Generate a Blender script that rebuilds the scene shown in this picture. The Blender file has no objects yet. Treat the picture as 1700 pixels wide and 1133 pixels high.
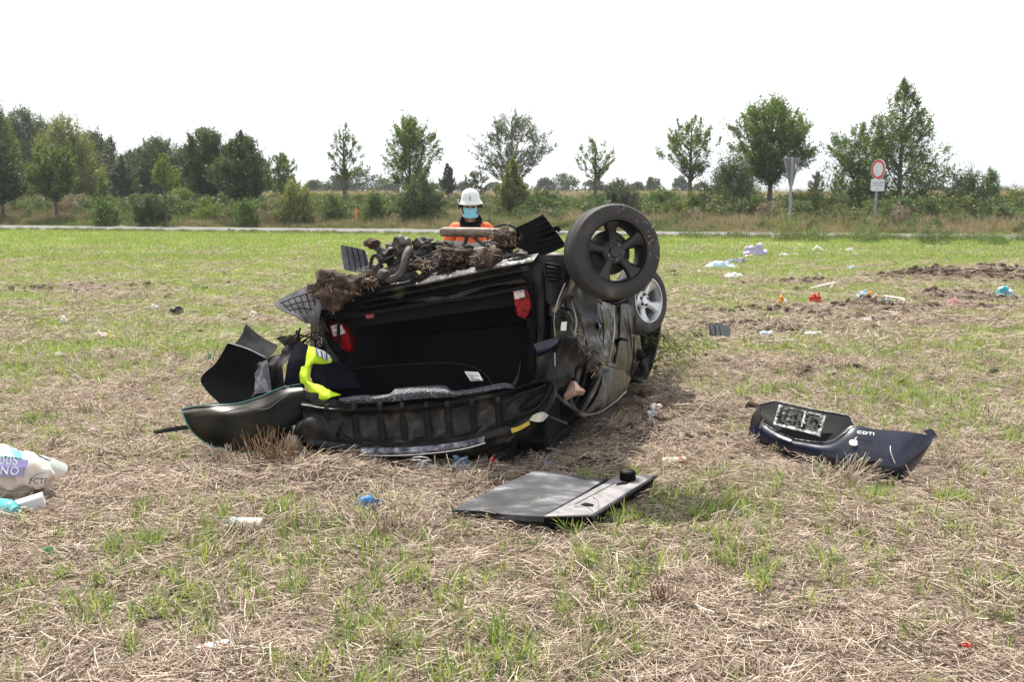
import bpy, math, random
import numpy as np
from mathutils import Vector, Matrix, Euler, noise as mn
S = bpy.context.scene
COL = S.collection
random.seed(7)
rng = np.random.default_rng(11)
# ------------------------------------------------------------------ camera, world, sun, exposure
CAMH, FPX, HOR = 1.65, 1650.0, 318.0
PITCH = math.atan((566.5 - HOR) / FPX)
cd = bpy.data.cameras.new('camera'); cam = bpy.data.objects.new('camera', cd); COL.objects.link(cam)
cam.location = (0, 0, CAMH); cam.rotation_euler = (math.pi / 2 - PITCH, 0, 0)
cd.sensor_width = 36; cd.lens = 36 * FPX / 1700; cd.clip_start = 0.05; cd.clip_end = 6000
cd.dof.use_dof = True; cd.dof.focus_distance = 6.0; cd.dof.aperture_fstop = 6.3
S.camera = cam
SUN_EL, SUN_AZ = math.radians(57), math.radians(-22)      # azimuth from +Y (away from the camera), minus = left
w = bpy.data.worlds.new('World'); S.world = w; w.use_nodes = True
nt = w.node_tree; N = nt.nodes; L = nt.links; N.clear()
sky = N.new('ShaderNodeTexSky'); sky.sky_type = 'NISHITA'; sky.sun_disc = False
sky.sun_elevation = SUN_EL; sky.sun_rotation = SUN_AZ; sky.dust_density = 3.0
tc = N.new('ShaderNodeTexCoord'); mp = N.new('ShaderNodeMapping'); mp.inputs['Scale'].default_value = (1, 1, 3.2)
nz = N.new('ShaderNodeTexNoise'); nz.inputs['Scale'].default_value = 1.6; nz.inputs['Detail'].default_value = 6; nz.inputs['Roughness'].default_value = .5
rp = N.new('ShaderNodeValToRGB'); rp.color_ramp.elements[0].position = .30; rp.color_ramp.elements[1].position = .62
rp.color_ramp.elements[0].color = (.95, .95, .95, 1); rp.color_ramp.elements[1].color = (.99, .99, .99, 1)
mx = N.new('ShaderNodeMix'); mx.data_type = 'RGBA'
cl = N.new('ShaderNodeMix'); cl.data_type = 'RGBA'
cl.inputs[6].default_value = (4.1, 4.3, 4.55, 1); cl.inputs[7].default_value = (8.2, 8.35, 8.5, 1)
nz2 = N.new('ShaderNodeTexNoise'); nz2.inputs['Scale'].default_value = 1.5; nz2.inputs['Detail'].default_value = 5
rp2 = N.new('ShaderNodeValToRGB'); rp2.color_ramp.elements[0].position = .40; rp2.color_ramp.elements[1].position = .60
bg = N.new('ShaderNodeBackground'); bg.inputs['Strength'].default_value = 0.085
wo = N.new('ShaderNodeOutputWorld')
L.new(tc.outputs['Generated'], mp.inputs['Vector']); L.new(mp.outputs['Vector'], nz.inputs['Vector']); L.new(mp.outputs['Vector'], nz2.inputs['Vector'])
L.new(nz.outputs['Fac'], rp.inputs['Fac']); L.new(rp.outputs['Color'], mx.inputs[0]); L.new(sky.outputs['Color'], mx.inputs[6])
L.new(nz2.outputs['Fac'], rp2.inputs['Fac']); L.new(rp2.outputs['Color'], cl.inputs[0]); L.new(cl.outputs[2], mx.inputs[7])
L.new(mx.outputs[2], bg.inputs['Color']); L.new(bg.outputs[0], wo.inputs['Surface'])
sl = bpy.data.lights.new('sun', 'SUN'); sl.energy = 3.9; sl.angle = math.radians(1.6); sl.color = (1, .95, .86)
so = bpy.data.objects.new('sun', sl); COL.objects.link(so)
sd = Vector((math.sin(SUN_AZ) * math.cos(SUN_EL), math.cos(SUN_AZ) * math.cos(SUN_EL), math.sin(SUN_EL)))
so.rotation_euler = sd.to_track_quat('Z', 'Y').to_euler(); so.location = sd * 30
S.view_settings.view_transform = 'Standard'; S.view_settings.look = 'None'; S.view_settings.gamma = 1
S.view_settings.exposure = 1.16; S.view_settings.use_curve_mapping = False
S.render.engine = 'CYCLES'; S.cycles.max_bounces = 6; S.cycles.transparent_max_bounces = 8; S.cycles.volume_bounces = 0
S.cycles.sample_clamp_indirect = 6; S.cycles.use_denoising = True; S.cycles.caustics_reflective = False; S.cycles.caustics_refractive = False

# ------------------------------------------------------------------ where things stand
cP, sP = math.cos(PITCH), math.sin(PITCH)
def ray(px, py):
    u = (px - 850) / FPX; v = (566.5 - py) / FPX
    return Vector((u, cP + v * sP, -sP + v * cP))
def P(px, py, Y):
    d = ray(px, py); t = Y / d.y
    return Vector((d.x * t, Y, CAMH + d.z * t))
def GP(px, py, z=0.0):
    d = ray(px, py); t = (z - CAMH) / d.z
    return Vector((d.x * t, d.y * t, z))
def R2(*a): return [P(*q) for q in a]

# ------------------------------------------------------------------ numpy value noise
def _h(ix, iy, s):
    n = (ix * 374761393 + iy * 668265263 + s * 1442695041) & 0xffffffff
    n = ((n ^ (n >> 13)) * 1274126177) & 0xffffffff
    return ((n ^ (n >> 16)) & 0xffff) / 65535.0
def vn(x, y, s=0):
    x = np.asarray(x, float); y = np.asarray(y, float)
    ix = np.floor(x).astype(np.int64); iy = np.floor(y).astype(np.int64); fx = x - ix; fy = y - iy
    fx = fx * fx * (3 - 2 * fx); fy = fy * fy * (3 - 2 * fy)
    a = _h(ix, iy, s); b = _h(ix + 1, iy, s); c = _h(ix, iy + 1, s); d = _h(ix + 1, iy + 1, s)
    return (a * (1 - fx) + b * fx) * (1 - fy) + (c * (1 - fx) + d * fx) * fy
def fbm(x, y, s=0, o=4):
    r = 0; a = .5
    for k in range(o):
        r = r + a * vn(x * 2 ** k, y * 2 ** k, s + k * 17); a *= .5
    return r / (1 - .5 ** o)
RS = 0.25
def roads(x, y): return (y + RS * x - 41.0) / math.sqrt(1 + RS * RS)      # signed distance from the middle of the lane
# soil thrown up where the car slid: (pixel x, pixel y, half width, half depth in m, height, bareness)
MOUNDS = [(1545, 462, 1.0, .5, .12, 1.2), (1620, 463, .9, .5, .13, 1.3), (1690, 466, 1.0, .55, .13, 1.3), (1440, 515, .5, .3, .12, 1.0), (1520, 520, .5, .2, .07, .8),
          (1480, 535, 1.0, .25, .05, .7), (1560, 500, .45, .25, .12, .9), (1610, 515, .8, .25, .06, .8), (1660, 500, .7, .3, .07, .8), (1250, 545, 1.2, .5, .03, .5),
          (1340, 520, 1.2, .5, .04, .6), (1180, 690, .55, .3, .05, 1.0), (1090, 720, .4, .25, .05, 1.2), (1060, 665, .35, .3, .08, 1.0), (1130, 740, .4, .2, .04, 1.0),
          (1020, 770, .35, .2, .03, .9), (1200, 610, .8, .5, .02, .5), (1340, 470, 1.0, .3, .05, .5), (560, 790, .8, .3, .03, .6), (1450, 620, .9, .4, .02, .3),
          (90, 480, 1.6, .6, .02, .3), (470, 800, .5, .25, .06, .8)]
MG = [(GP(a, b).x, GP(a, b).y, c, d, h, k) for a, b, c, d, h, k in MOUNDS]
def zt(x, y):
    x = np.asarray(x, float); y = np.asarray(y, float); s = roads(x, y)
    near = np.clip((40 - y) / 25, 0.15, 1)
    rough = np.where(s < -3.2, 1.0, np.clip(np.abs(s) / 6 - .4, 0, 1))
    z = (fbm(x * 1.6, y * 1.6, 3, 4) - .5) * .085 * near * rough
    z = z + (fbm(x * 7, y * 7, 9, 2) - .5) * .035 * near * rough * (y < 22)
    for mx_, my_, rx, ry, h, k in MG:
        q = ((x - mx_) / rx) ** 2 + ((y - my_) / ry) ** 2
        z = z + h * np.exp(-q) * (.35 + 1.3 * fbm(x * 5, y * 5, 21, 3))
    t = np.clip((s - 38) / 12, 0, 1); z = z + t * t * (3 - 2 * t) * 1.05
    z = z - np.clip(s - 120, 0, 1e9) * .0012
    return z
def ZT(x, y): return float(zt(x, y))
def green(x, y):
    x = np.asarray(x, float); y = np.asarray(y, float)
    g = np.interp(y, [2, 4, 6, 8, 11, 15, 20, 28, 40], [.34, .36, .42, .58, .72, .82, .92, 1.0, 1.1])
    g = g + (fbm(x * .9, y * 1.3, 5, 4) - .5) * 1.1 + (fbm(x * .25, y * .6, 8, 2) - .5) * .45
    g = g + .25 * np.exp(-((x - 3.0) / 1.2) ** 2 - ((y - 4.4) / 1.2) ** 2) + .3 * np.exp(-((x - 2.8) / 1.2) ** 2 - ((y - 8.5) / 1.5) ** 2) + .15 * np.exp(-((x + 5) / 3) ** 2 - ((y - 11) / 3) ** 2)
    g = g - .12 * np.exp(-((x + 3) / 2.2) ** 2 - ((y - 7) / 2) ** 2)
    for mx_, my_, rx, ry, h, k in MG:
        g = g - k * .9 * np.exp(-((x - mx_) / rx / 1.15) ** 2 - ((y - my_) / ry / 1.3) ** 2)
    return np.clip(g, 0, 1)
def bare(x, y):
    b = np.zeros_like(np.asarray(x, float))
    for mx_, my_, rx, ry, h, k in MG:
        b = b + k * np.exp(-((x - mx_) / rx / .9) ** 2 - ((y - my_) / ry / .9) ** 2)
    return np.clip(b * (.4 + 1.1 * fbm(x * 3, y * 3, 31, 3)), 0, 1)

# ------------------------------------------------------------------ materials
def C4(c): return (c[0], c[1], c[2], 1)
def mat(name, stops, scale=20, rough=.6, metal=0, bump=0, bscale=None, detail=4, coat=0, trans=None, spec=None, rvar=0, stretch=None, island=None):
    m = bpy.data.materials.new(name); m.use_nodes = True; t = m.node_tree; n = t.nodes; l = t.links
    b = n['Principled BSDF']; b.inputs['Roughness'].default_value = rough; b.inputs['Metallic'].default_value = metal
    b.inputs['Coat Weight'].default_value = coat
    if spec is not None: b.inputs['Specular IOR Level'].default_value = spec
    tcn = n.new('ShaderNodeTexCoord'); v = tcn.outputs['Object']
    if stretch:
        mpn = n.new('ShaderNodeMapping'); mpn.inputs['Scale'].default_value = stretch; l.new(v, mpn.inputs['Vector']); v = mpn.outputs['Vector']
    no = n.new('ShaderNodeTexNoise'); no.inputs['Scale'].default_value = scale; no.inputs['Detail'].default_value = detail; l.new(v, no.inputs['Vector'])
    cr = n.new('ShaderNodeValToRGB'); e = cr.color_ramp.elements
    if not isinstance(stops[0][0], (int, float)) : stops = [(.3, stops[0]), (.7, stops[-1])]
    e[0].position = stops[0][0]; e[0].color = C4(stops[0][1]); e[1].position = stops[-1][0]; e[1].color = C4(stops[-1][1])
    for p, c in stops[1:-1]:
        q = e.new(p); q.color = C4(c)
    fac = no.outputs['Fac']
    if island:
        g = n.new('ShaderNodeNewGeometry'); ma = n.new('ShaderNodeMapRange'); ma.inputs['To Min'].default_value = -island; ma.inputs['To Max'].default_value = island
        ad = n.new('ShaderNodeMath'); l.new(g.outputs['Random Per Island'], ma.inputs['Value']); l.new(ma.outputs[0], ad.inputs[0]); l.new(fac, ad.inputs[1]); fac = ad.outputs[0]
    l.new(fac, cr.inputs['Fac']); l.new(cr.outputs['Color'], b.inputs['Base Color'])
    if rvar:
        mr = n.new('ShaderNodeMapRange'); mr.inputs['From Min'].default_value = .35; mr.inputs['From Max'].default_value = .65
        mr.inputs['To Min'].default_value = rough - rvar; mr.inputs['To Max'].default_value = rough + rvar
        l.new(no.outputs['Fac'], mr.inputs['Value']); l.new(mr.outputs[0], b.inputs['Roughness'])
    if bump:
        n2 = n.new('ShaderNodeTexNoise'); n2.inputs['Scale'].default_value = bscale or scale * 2; n2.inputs['Detail'].default_value = 5; l.new(v, n2.inputs['Vector'])
        bm_ = n.new('ShaderNodeBump'); bm_.inputs['Strength'].default_value = 1; bm_.inputs['Distance'].default_value = bump
        l.new(n2.outputs['Fac'], bm_.inputs['Height']); l.new(bm_.outputs['Normal'], b.inputs['Normal'])
    if trans:
        o = n['Material Output']; tr = n.new('ShaderNodeBsdfTranslucent'); ms = n.new('ShaderNodeMixShader'); ms.inputs[0].default_value = trans[0]
        mm = n.new('ShaderNodeMix'); mm.data_type = 'RGBA'; mm.blend_type = 'MULTIPLY'; mm.inputs[0].default_value = 1; mm.inputs[7].default_value = C4(trans[1])
        l.new(cr.outputs['Color'], mm.inputs[6]); l.new(mm.outputs[2], tr.inputs['Color'])
        l.new(b.outputs[0], ms.inputs[1]); l.new(tr.outputs[0], ms.inputs[2]); l.new(ms.outputs[0], o.inputs['Surface'])
    return m
def flat(name, c, **k): return mat(name, [(.3, tuple(x * .88 for x in c)), (.7, tuple(min(1, x * 1.06) for x in c))], **k)

# ------------------------------------------------------------------ mesh helpers
def base_of(V):
    a = np.array(V); return Vector((a[:, 0].mean(), a[:, 1].mean(), a[:, 2].min()))
def mk(name, VF, m, parent=None, smooth=True, ang=40, label=None, cat=None, group=None, kind=None, bev=0, slots=None):
    V, F = VF[0], VF[1]
    me = bpy.data.meshes.new(name); o = bpy.data.objects.new(name, me); COL.objects.link(o)
    org = parent_loc(parent) if parent else base_of(V)
    a = np.array([tuple(v) for v in V], float) - np.array(org)
    me.from_pydata(a.tolist(), [], F)
    for q in (m if isinstance(m, (list, tuple)) else [m]): me.materials.append(q)
    if slots is not None: me.polygons.foreach_set('material_index', slots)
    if smooth:
        me.polygons.foreach_set('use_smooth', [True] * len(me.polygons)); me.set_sharp_from_angle(angle=math.radians(ang))
    me.update()
    if bev:
        bm_ = o.modifiers.new('bevel', 'BEVEL'); bm_.width = bev; bm_.segments = 2; bm_.limit_method = 'ANGLE'
    if parent: o.parent = parent
    else: o.location = org
    props(o, label, cat, group, kind)
    return o
def parent_loc(p):
    v = Vector((0, 0, 0))
    while p is not None: v += p.location; p = p.parent
    return v
def props(o, label=None, cat=None, group=None, kind=None):
    if label: o['label'] = label
    if cat: o['category'] = cat
    if group: o['group'] = group
    if kind: o['kind'] = kind
def thing(name, loc, label, cat, group=None):
    o = bpy.data.objects.new(name, None); COL.objects.link(o); o.location = loc; o.empty_display_size = .1
    props(o, label, cat, group); return o
def J(*ps):
    V = []; F = []
    for p in ps:
        k = len(V); V += list(p[0]); F += [tuple(i + k for i in f) for f in p[1]]
    return V, F
def box(c, s, rot=(0, 0, 0)):
    m = Euler(rot).to_matrix(); c = Vector(c)
    V = [c + m @ Vector((x * s[0] / 2, y * s[1] / 2, z * s[2] / 2)) for x in (-1, 1) for y in (-1, 1) for z in (-1, 1)]
    return V, [(0, 1, 3, 2), (4, 6, 7, 5), (0, 4, 5, 1), (2, 3, 7, 6), (0, 2, 6, 4), (1, 5, 7, 3)]
def crom(p, n):
    """Catmull-Rom through the points, n steps a span"""
    out = []; k = len(p)
    for i in range(k - 1):
        p0 = p[max(i - 1, 0)]; p1 = p[i]; p2 = p[i + 1]; p3 = p[min(i + 2, k - 1)]
        for j in range(n):
            t = j / n
            out.append(.5 * ((2 * p1) + (p2 - p0) * t + (2 * p0 - 5 * p1 + 4 * p2 - p3) * t * t + (3 * p1 - p0 - 3 * p2 + p3) * t ** 3))
    out.append(p[-1].copy() if hasattr(p[-1], 'copy') else p[-1])
    return out
def tube(pts, r, n=10, smooth=0, caps=True):
    pts = [Vector(p) for p in pts]
    rr = list(r) if isinstance(r, (list, tuple)) else [r] * len(pts)
    if smooth:
        q = crom([Vector((a.x, a.y, a.z, b)) for a, b in zip(pts, rr)], smooth); pts = [a.xyz for a in q]; rr = [a.w for a in q]
    V = []; F = []; up = None
    for i, p in enumerate(pts):
        d = (pts[min(i + 1, len(pts) - 1)] - pts[max(i - 1, 0)]).normalized()
        if up is None: up = d.orthogonal().normalized()
        up = (up - d * up.dot(d)).normalized(); s = d.cross(up)
        for k in range(n):
            a = 2 * math.pi * k / n; V.append(p + (up * math.cos(a) + s * math.sin(a)) * rr[i])
    for i in range(len(pts) - 1):
        for k in range(n):
            a = i * n + k; b = i * n + (k + 1) % n; F.append((a, b, b + n, a + n))
    if caps:
        F.append(tuple(range(n))[::-1]); F.append(tuple(range((len(pts) - 1) * n, len(pts) * n)))
    return V, F
def lathe(prof, c, ax, n=32, close=False):
    """profile (radius, along axis) turned about the axis through c"""
    c = Vector(c); ax = Vector(ax).normalized(); u = ax.orthogonal().normalized(); v = ax.cross(u); V = []; F = []
    for r, h in prof:
        for k in range(n):
            a = 2 * math.pi * k / n; V.append(c + ax * h + (u * math.cos(a) + v * math.sin(a)) * r)
    m = len(prof)
    for i in range(m if close else m - 1):
        for k in range(n):
            a = i * n + k; b = i * n + (k + 1) % n; j = ((i + 1) % m) * n; F.append((a, b, j + (k + 1) % n, j + k))
    return V, F
def plate(pts, th, nrm=None):
    """a flat outline given thickness th (towards -normal)"""
    pts = [Vector(p) for p in pts]; n = len(pts)
    if nrm is None:
        c = sum(pts, Vector()) / n; nrm = Vector()
        for i in range(n): nrm += (pts[i] - c).cross(pts[(i + 1) % n] - c)
        nrm.normalize()
        if nrm.dot(Vector((0, 0, CAMH)) - c) < 0: nrm = -nrm
    nrm = Vector(nrm)
    V = pts + [p - nrm * th for p in pts]
    F = [tuple(range(n)), tuple(range(2 * n - 1, n - 1, -1))] + [(i, i + n, (i + 1) % n + n, (i + 1) % n) for i in range(n)]
    return V, F
def sheet(rows, th=.003, su=6, sv=6, amp=0, fr=6, seed=0, sharp=False):
    """a pressed panel through a grid of points, crumpled by noise, with thickness"""
    rows = [[Vector(p) for p in r] for r in rows]
    g = [crom(r, su) for r in rows]; nc = len(g[0])
    cols = [crom([g[i][j] for i in range(len(g))], sv) for j in range(nc)]; nr = len(cols[0])
    G = [[cols[j][i].copy() for j in range(nc)] for i in range(nr)]
    def nr_(i, j):
        a = G[min(i + 1, nr - 1)][j] - G[max(i - 1, 0)][j]; b = G[i][min(j + 1, nc - 1)] - G[i][max(j - 1, 0)]
        q = a.cross(b); return q.normalized() if q.length > 1e-12 else Vector((0, -1, 0))
    NR = [[nr_(i, j) for j in range(nc)] for i in range(nr)]
    if amp:
        for i in range(nr):
            for j in range(nc):
                p = G[i][j] * fr + Vector((seed, seed * 1.7, 0)); q = mn.noise(p)
                if sharp: q = 1 - 2 * abs(q) * 1.6
                q += .45 * mn.noise(p * 2.3)
                G[i][j] += NR[i][j] * q * amp
        NR = [[nr_(i, j) for j in range(nc)] for i in range(nr)]
    V = [G[i][j] for i in range(nr) for j in range(nc)]; k = len(V)
    V += [G[i][j] - NR[i][j] * th for i in range(nr) for j in range(nc)]
    F = []
    for i in range(nr - 1):
        for j in range(nc - 1):
            a = i * nc + j; F.append((a, a + 1, a + 1 + nc, a + nc)); F.append((k + a, k + a + nc, k + a + nc + 1, k + a + 1))
    for j in range(nc - 1):
        F.append((j, k + j, k + j + 1, j + 1)); a = (nr - 1) * nc + j; F.append((a, a + 1, k + a + 1, k + a))
    for i in range(nr - 1):
        a = i * nc; F.append((a, a + nc, k + a + nc, k + a)); a = i * nc + nc - 1; F.append((a, k + a, k + a + nc, a + nc))
    return V, F
_ICO = {}
def blob(c, r, sub=2, amp=.3, fr=2.5, seed=0, flat=None):
    import bmesh
    if sub not in _ICO:
        b = bmesh.new(); bmesh.ops.create_icosphere(b, subdivisions=sub, radius=1)
        _ICO[sub] = ([v.co.copy() for v in b.verts], [tuple(v.index for v in f.verts) for f in b.faces]); b.free()
    V0, F = _ICO[sub]; c = Vector(c); V = []
    for v in V0:
        s = Vector((seed * 3.1, seed * 1.3, seed)); q = 1 + amp * (mn.noise(v * fr + s) + .5 * mn.noise(v * fr * 2.4 + s) + .25 * mn.noise(v * fr * 6 + s))
        V.append(c + Vector((v.x * r[0] * q, v.y * r[1] * q, v.z * r[2] * q)))
    return V, list(F)
def fastmesh(name, V, F4, m, parent=None, attrs=None, smooth=False, loops=4):
    """numpy arrays straight into a mesh (all faces with the same corner count)"""
    V = np.asarray(V, np.float32).reshape(-1, 3); F4 = np.asarray(F4, np.int32).reshape(-1, loops)
    me = bpy.data.meshes.new(name); me.vertices.add(len(V)); me.loops.add(F4.size); me.polygons.add(len(F4))
    me.vertices.foreach_set('co', V.ravel()); me.loops.foreach_set('vertex_index', F4.ravel())
    me.polygons.foreach_set('loop_start', np.arange(0, F4.size, loops, dtype=np.int32)); me.polygons.foreach_set('loop_total', np.full(len(F4), loops, np.int32))
    if smooth: me.polygons.foreach_set('use_smooth', np.ones(len(F4), bool))
    for k, v in (attrs or {}).items():
        a = me.attributes.new(k, 'FLOAT', 'POINT'); a.data.foreach_set('value', np.asarray(v, np.float32).ravel())
    for q in (m if isinstance(m, (list, tuple)) else [m]): me.materials.append(q)
    me.update(calc_edges=True)
    o = bpy.data.objects.new(name, me); COL.objects.link(o)
    if parent: o.parent = parent
    return o
# ------------------------------------------------------------------ the ground
def ground_mat():
    m = bpy.data.materials.new('field_soil'); m.use_nodes = True; t = m.node_tree; n = t.nodes; l = t.links; b = n['Principled BSDF']
    b.inputs['Roughness'].default_value = .95; b.inputs['Specular IOR Level'].default_value = .2
    tcn = n.new('ShaderNodeTexCoord')
    def noise(sc, det=5, st=None):
        q = n.new('ShaderNodeTexNoise'); q.inputs['Scale'].default_value = sc; q.inputs['Detail'].default_value = det; q.inputs['Roughness'].default_value = .65
        if st:
            p = n.new('ShaderNodeMapping'); p.inputs['Scale'].default_value = st; l.new(tcn.outputs['Object'], p.inputs['Vector']); l.new(p.outputs[0], q.inputs['Vector'])
        else: l.new(tcn.outputs['Object'], q.inputs['Vector'])
        return q.outputs['Fac']
    def ramp(f, st):
        r = n.new('ShaderNodeValToRGB'); e = r.color_ramp.elements; e[0].position, e[1].position = st[0][0], st[-1][0]; e[0].color = C4(st[0][1]); e[1].color = C4(st[-1][1])
        for p, c in st[1:-1]: e.new(p).color = C4(c)
        l.new(f, r.inputs['Fac']); return r.outputs['Color']
    def mix(f, a, c):
        q = n.new('ShaderNodeMix'); q.data_type = 'RGBA'; l.new(f, q.inputs[0]); l.new(a, q.inputs[6]); l.new(c, q.inputs[7]); return q.outputs[2]
    def attr(k):
        q = n.new('ShaderNodeAttribute'); q.attribute_name = k; return q.outputs['Fac']
    def math_(op, a, c, cl=False):
        q = n.new('ShaderNodeMath'); q.operation = op; q.use_clamp = cl
        for i, v in enumerate((a, c)):
            if isinstance(v, (int, float)): q.inputs[i].default_value = v
            else: l.new(v, q.inputs[i])
        return q.outputs[0]
    straw = ramp(noise(38, 6), [(.36, (.035, .024, .018)), (.5, (.19, .14, .11)), (.66, (.46, .37, .31))])
    soil = ramp(noise(16, 8), [(.35, (.035, .022, .015)), (.65, (.12, .078, .052))])
    grn = ramp(noise(30, 6), [(.35, (.11, .13, .055)), (.65, (.32, .34, .17))])
    far = ramp(noise(.9, 6, (1, .45, 1)), [(.3, (.25, .285, .11)), (.7, (.42, .42, .20))])
    f1 = math_('ADD', math_('MULTIPLY', math_('SUBTRACT', noise(9, 6), .5), 3.0), attr('green')); f1 = math_('MULTIPLY', math_('SUBTRACT', f1, .25, True), attr('gfade'), True)
    f2 = math_('ADD', math_('MULTIPLY', math_('SUBTRACT', noise(4, 6), .5), 1.6), attr('bare'), True)
    c = mix(f1, straw, grn); c = mix(attr('far'), c, far)
    verge = ramp(noise(2.2, 6), [(.3, (.06, .085, .022)), (.5, (.11, .125, .04)), (.72, (.20, .165, .085))])
    c = mix(attr('verge'), c, verge); c = mix(f2, c, soil)
    tan = ramp(noise(.4, 5), [(.3, (.20, .165, .09)), (.7, (.30, .25, .16))]); c = mix(attr('plough'), c, tan)
    l.new(c, b.inputs['Base Color'])
    bp = n.new('ShaderNodeBump'); bp.inputs['Distance'].default_value = .03; l.new(noise(26, 8), bp.inputs['Height']); l.new(bp.outputs[0], b.inputs['Normal'])
    return m
ys = np.concatenate([np.linspace(-20, 2, 14)[:-1], 2 * (1500 / 2) ** (np.linspace(0, 1, 560))])
us = np.linspace(-1, 1, 340); us = np.sign(us) * np.abs(us) ** 1.45
YY, UU = np.meshgrid(ys, us, indexing='ij'); XX = UU * (np.maximum(YY, 0) * 1.15 + 12)
ZZ = zt(XX, YY); s_ = roads(XX, YY)
idx = np.arange(YY.size).reshape(YY.shape)
F = np.stack([idx[:-1, :-1], idx[:-1, 1:], idx[1:, 1:], idx[1:, :-1]], -1).reshape(-1, 4)
gr = fastmesh('field_ground', np.stack([XX, YY, ZZ], -1), F, ground_mat(), smooth=True, attrs=dict(
    green=green(XX, YY) * (s_ < 0), bare=bare(XX, YY), far=np.clip((YY - 14) / 18, 0, 1) * .9, gfade=np.clip((YY - 4) / 7, .1, 1),
    verge=np.clip((s_ + 4.6) / .9 + (fbm(XX * .8, YY * .8, 41, 3) - .5) * 2, 0, 1), plough=np.clip((s_ - 30) / 14, 0, 1)))
props(gr, kind='structure')
# the lane: a thin sheet of pale asphalt over the flat strip
rows = []; t = np.linspace(-60, 60, 241)
V = []; ux = 1 / math.sqrt(1 + RS * RS); uy = -RS * ux; nx, ny = -uy, ux
for off in (-1.05, -.9, 0, .9, 1.05):
    wob = (fbm(t * .9, t * 0 + off, 51, 3) - .5) * (.35 if abs(off) > 1.0 else 0)
    V.append(np.stack([t * ux + nx * (off + wob), 41 + t * uy + ny * (off + wob), np.full_like(t, .045 if abs(off) < 1.0 else -.01)], -1))
V = np.stack(V); idx = np.arange(V.shape[0] * V.shape[1]).reshape(V.shape[:2])
F = np.stack([idx[:-1, :-1], idx[:-1, 1:], idx[1:, 1:], idx[1:, :-1]], -1).reshape(-1, 4)
rd = fastmesh('lane_road', V, F, mat('pale_asphalt', [(.3, (.115, .11, .115)), (.7, (.17, .165, .17))], scale=2.5, rough=.9, detail=8), smooth=True); props(rd, kind='structure')
# the low embankment road far behind, seen as a thin grey line, and the pale ridge on the horizon
V = []; t = np.linspace(-130, 150, 120)
for off, z in ((0, .0), (1.2, .75), (5.2, .78), (6.5, .1)):
    x = t * ux + nx * (46 + off); y = 41 + t * uy + ny * (46 + off); V.append(np.stack([x, y, zt(x, y) * 0 + .85 + z * .55], -1))
V = np.stack(V); idx = np.arange(V.shape[0] * V.shape[1]).reshape(V.shape[:2])
F = np.stack([idx[:-1, :-1], idx[:-1, 1:], idx[1:, 1:], idx[1:, :-1]], -1).reshape(-1, 4)
rd = fastmesh('embankment_road', V, F, mat('grey_gravel', [(.3, (.2, .18, .17)), (.7, (.3, .28, .27))], scale=1.5, rough=.95)); props(rd, kind='structure')
t = np.linspace(-1400, 1500, 140)
V = np.stack([np.stack([t, 1350 + t * 0 + o, (h * (.3 + .9 * fbm(t * .002 + 3, t * 0, 61, 4)) * np.clip((t + 300) / 900, .15, 1))], -1) for o, h in ((-60, -5), (-20, 9), (0, 14), (60, 10), (120, -4))])
idx = np.arange(V.shape[0] * V.shape[1]).reshape(V.shape[:2])
F = np.stack([idx[:-1, :-1], idx[:-1, 1:], idx[1:, 1:], idx[1:, :-1]], -1).reshape(-1, 4)
hl = fastmesh('far_hills', V, F, mat('far_woodland', [(.3, (.05, .07, .04)), (.7, (.09, .10, .06))], scale=.02), smooth=True); props(hl, kind='structure')

# ------------------------------------------------------------------ straw and grass: patches placed by geometry nodes
STRAW = mat('dry_straw', [(.12, (.10, .064, .050)), (.36, (.33, .25, .185)), (.60, (.60, .485, .38)), (.85, (.80, .71, .58))], scale=14, rough=.75, island=.3, trans=(.12, (1, .9, .75)))
GRASS = mat('young_grass', [(.15, (.06, .125, .04)), (.5, (.19, .285, .08)), (.85, (.39, .44, .16))], scale=9, rough=.5, island=.3, trans=(.45, (1.35, 1.2, .7)))
TALLDRY = mat('tall_dry_grass', [(.15, (.13, .12, .06)), (.5, (.30, .25, .15)), (.85, (.48, .40, .29))], scale=1.2, rough=.8, island=.3, trans=(.3, (1.1, 1, .7)))
WEED = mat('green_weeds', [(.15, (.04, .07, .02)), (.5, (.11, .15, .045)), (.85, (.22, .25, .09))], scale=1.2, rough=.7, island=.3, trans=(.35, (1.2, 1.1, .5)))
CLOD = mat('crumbly_soil', [(.3, (.03, .019, .013)), (.7, (.13, .085, .058))], scale=30, rough=1, bump=.01, bscale=60)
def strip_blades(base, dirs, length, width, bend, seg, rr, flatten=0):
    """n blades: base (n,3), horizontal unit dirs (n,2), returns V, F quads"""
    n = len(base); V = np.zeros((n, seg + 1, 2, 3)); side = np.stack([-dirs[:, 1], dirs[:, 0], rr.normal(0, .3, n)], -1); side /= np.linalg.norm(side, axis=1)[:, None]
    for k in range(seg + 1):
        t = k / seg; out = bend * t ** 1.6; up = np.sqrt(np.clip(1 - bend ** 2 * t ** 1.2, .02, 1)) * t if not flatten else t * flatten
        p = base + np.stack([dirs[:, 0] * out * length, dirs[:, 1] * out * length, up * length], -1) if not flatten else base + np.stack([dirs[:, 0] * t * length, dirs[:, 1] * t * length, t * flatten * length + np.sin(t * 3.1) * length * .06], -1)
        w_ = width * (1 - t) ** .5 * (.6 + .8 * t) if not flatten else width
        w_ = np.maximum(w_, width * .12)[:, None] * side
        V[:, k, 0] = p - w_ / 2; V[:, k, 1] = p + w_ / 2
    i = np.arange(n)[:, None] * (seg + 1) * 2 + np.arange(seg)[None, :] * 2
    F = np.stack([i, i + 1, i + 3, i + 2], -1).reshape(-1, 4)
    return V.reshape(-1, 3), F
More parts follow.
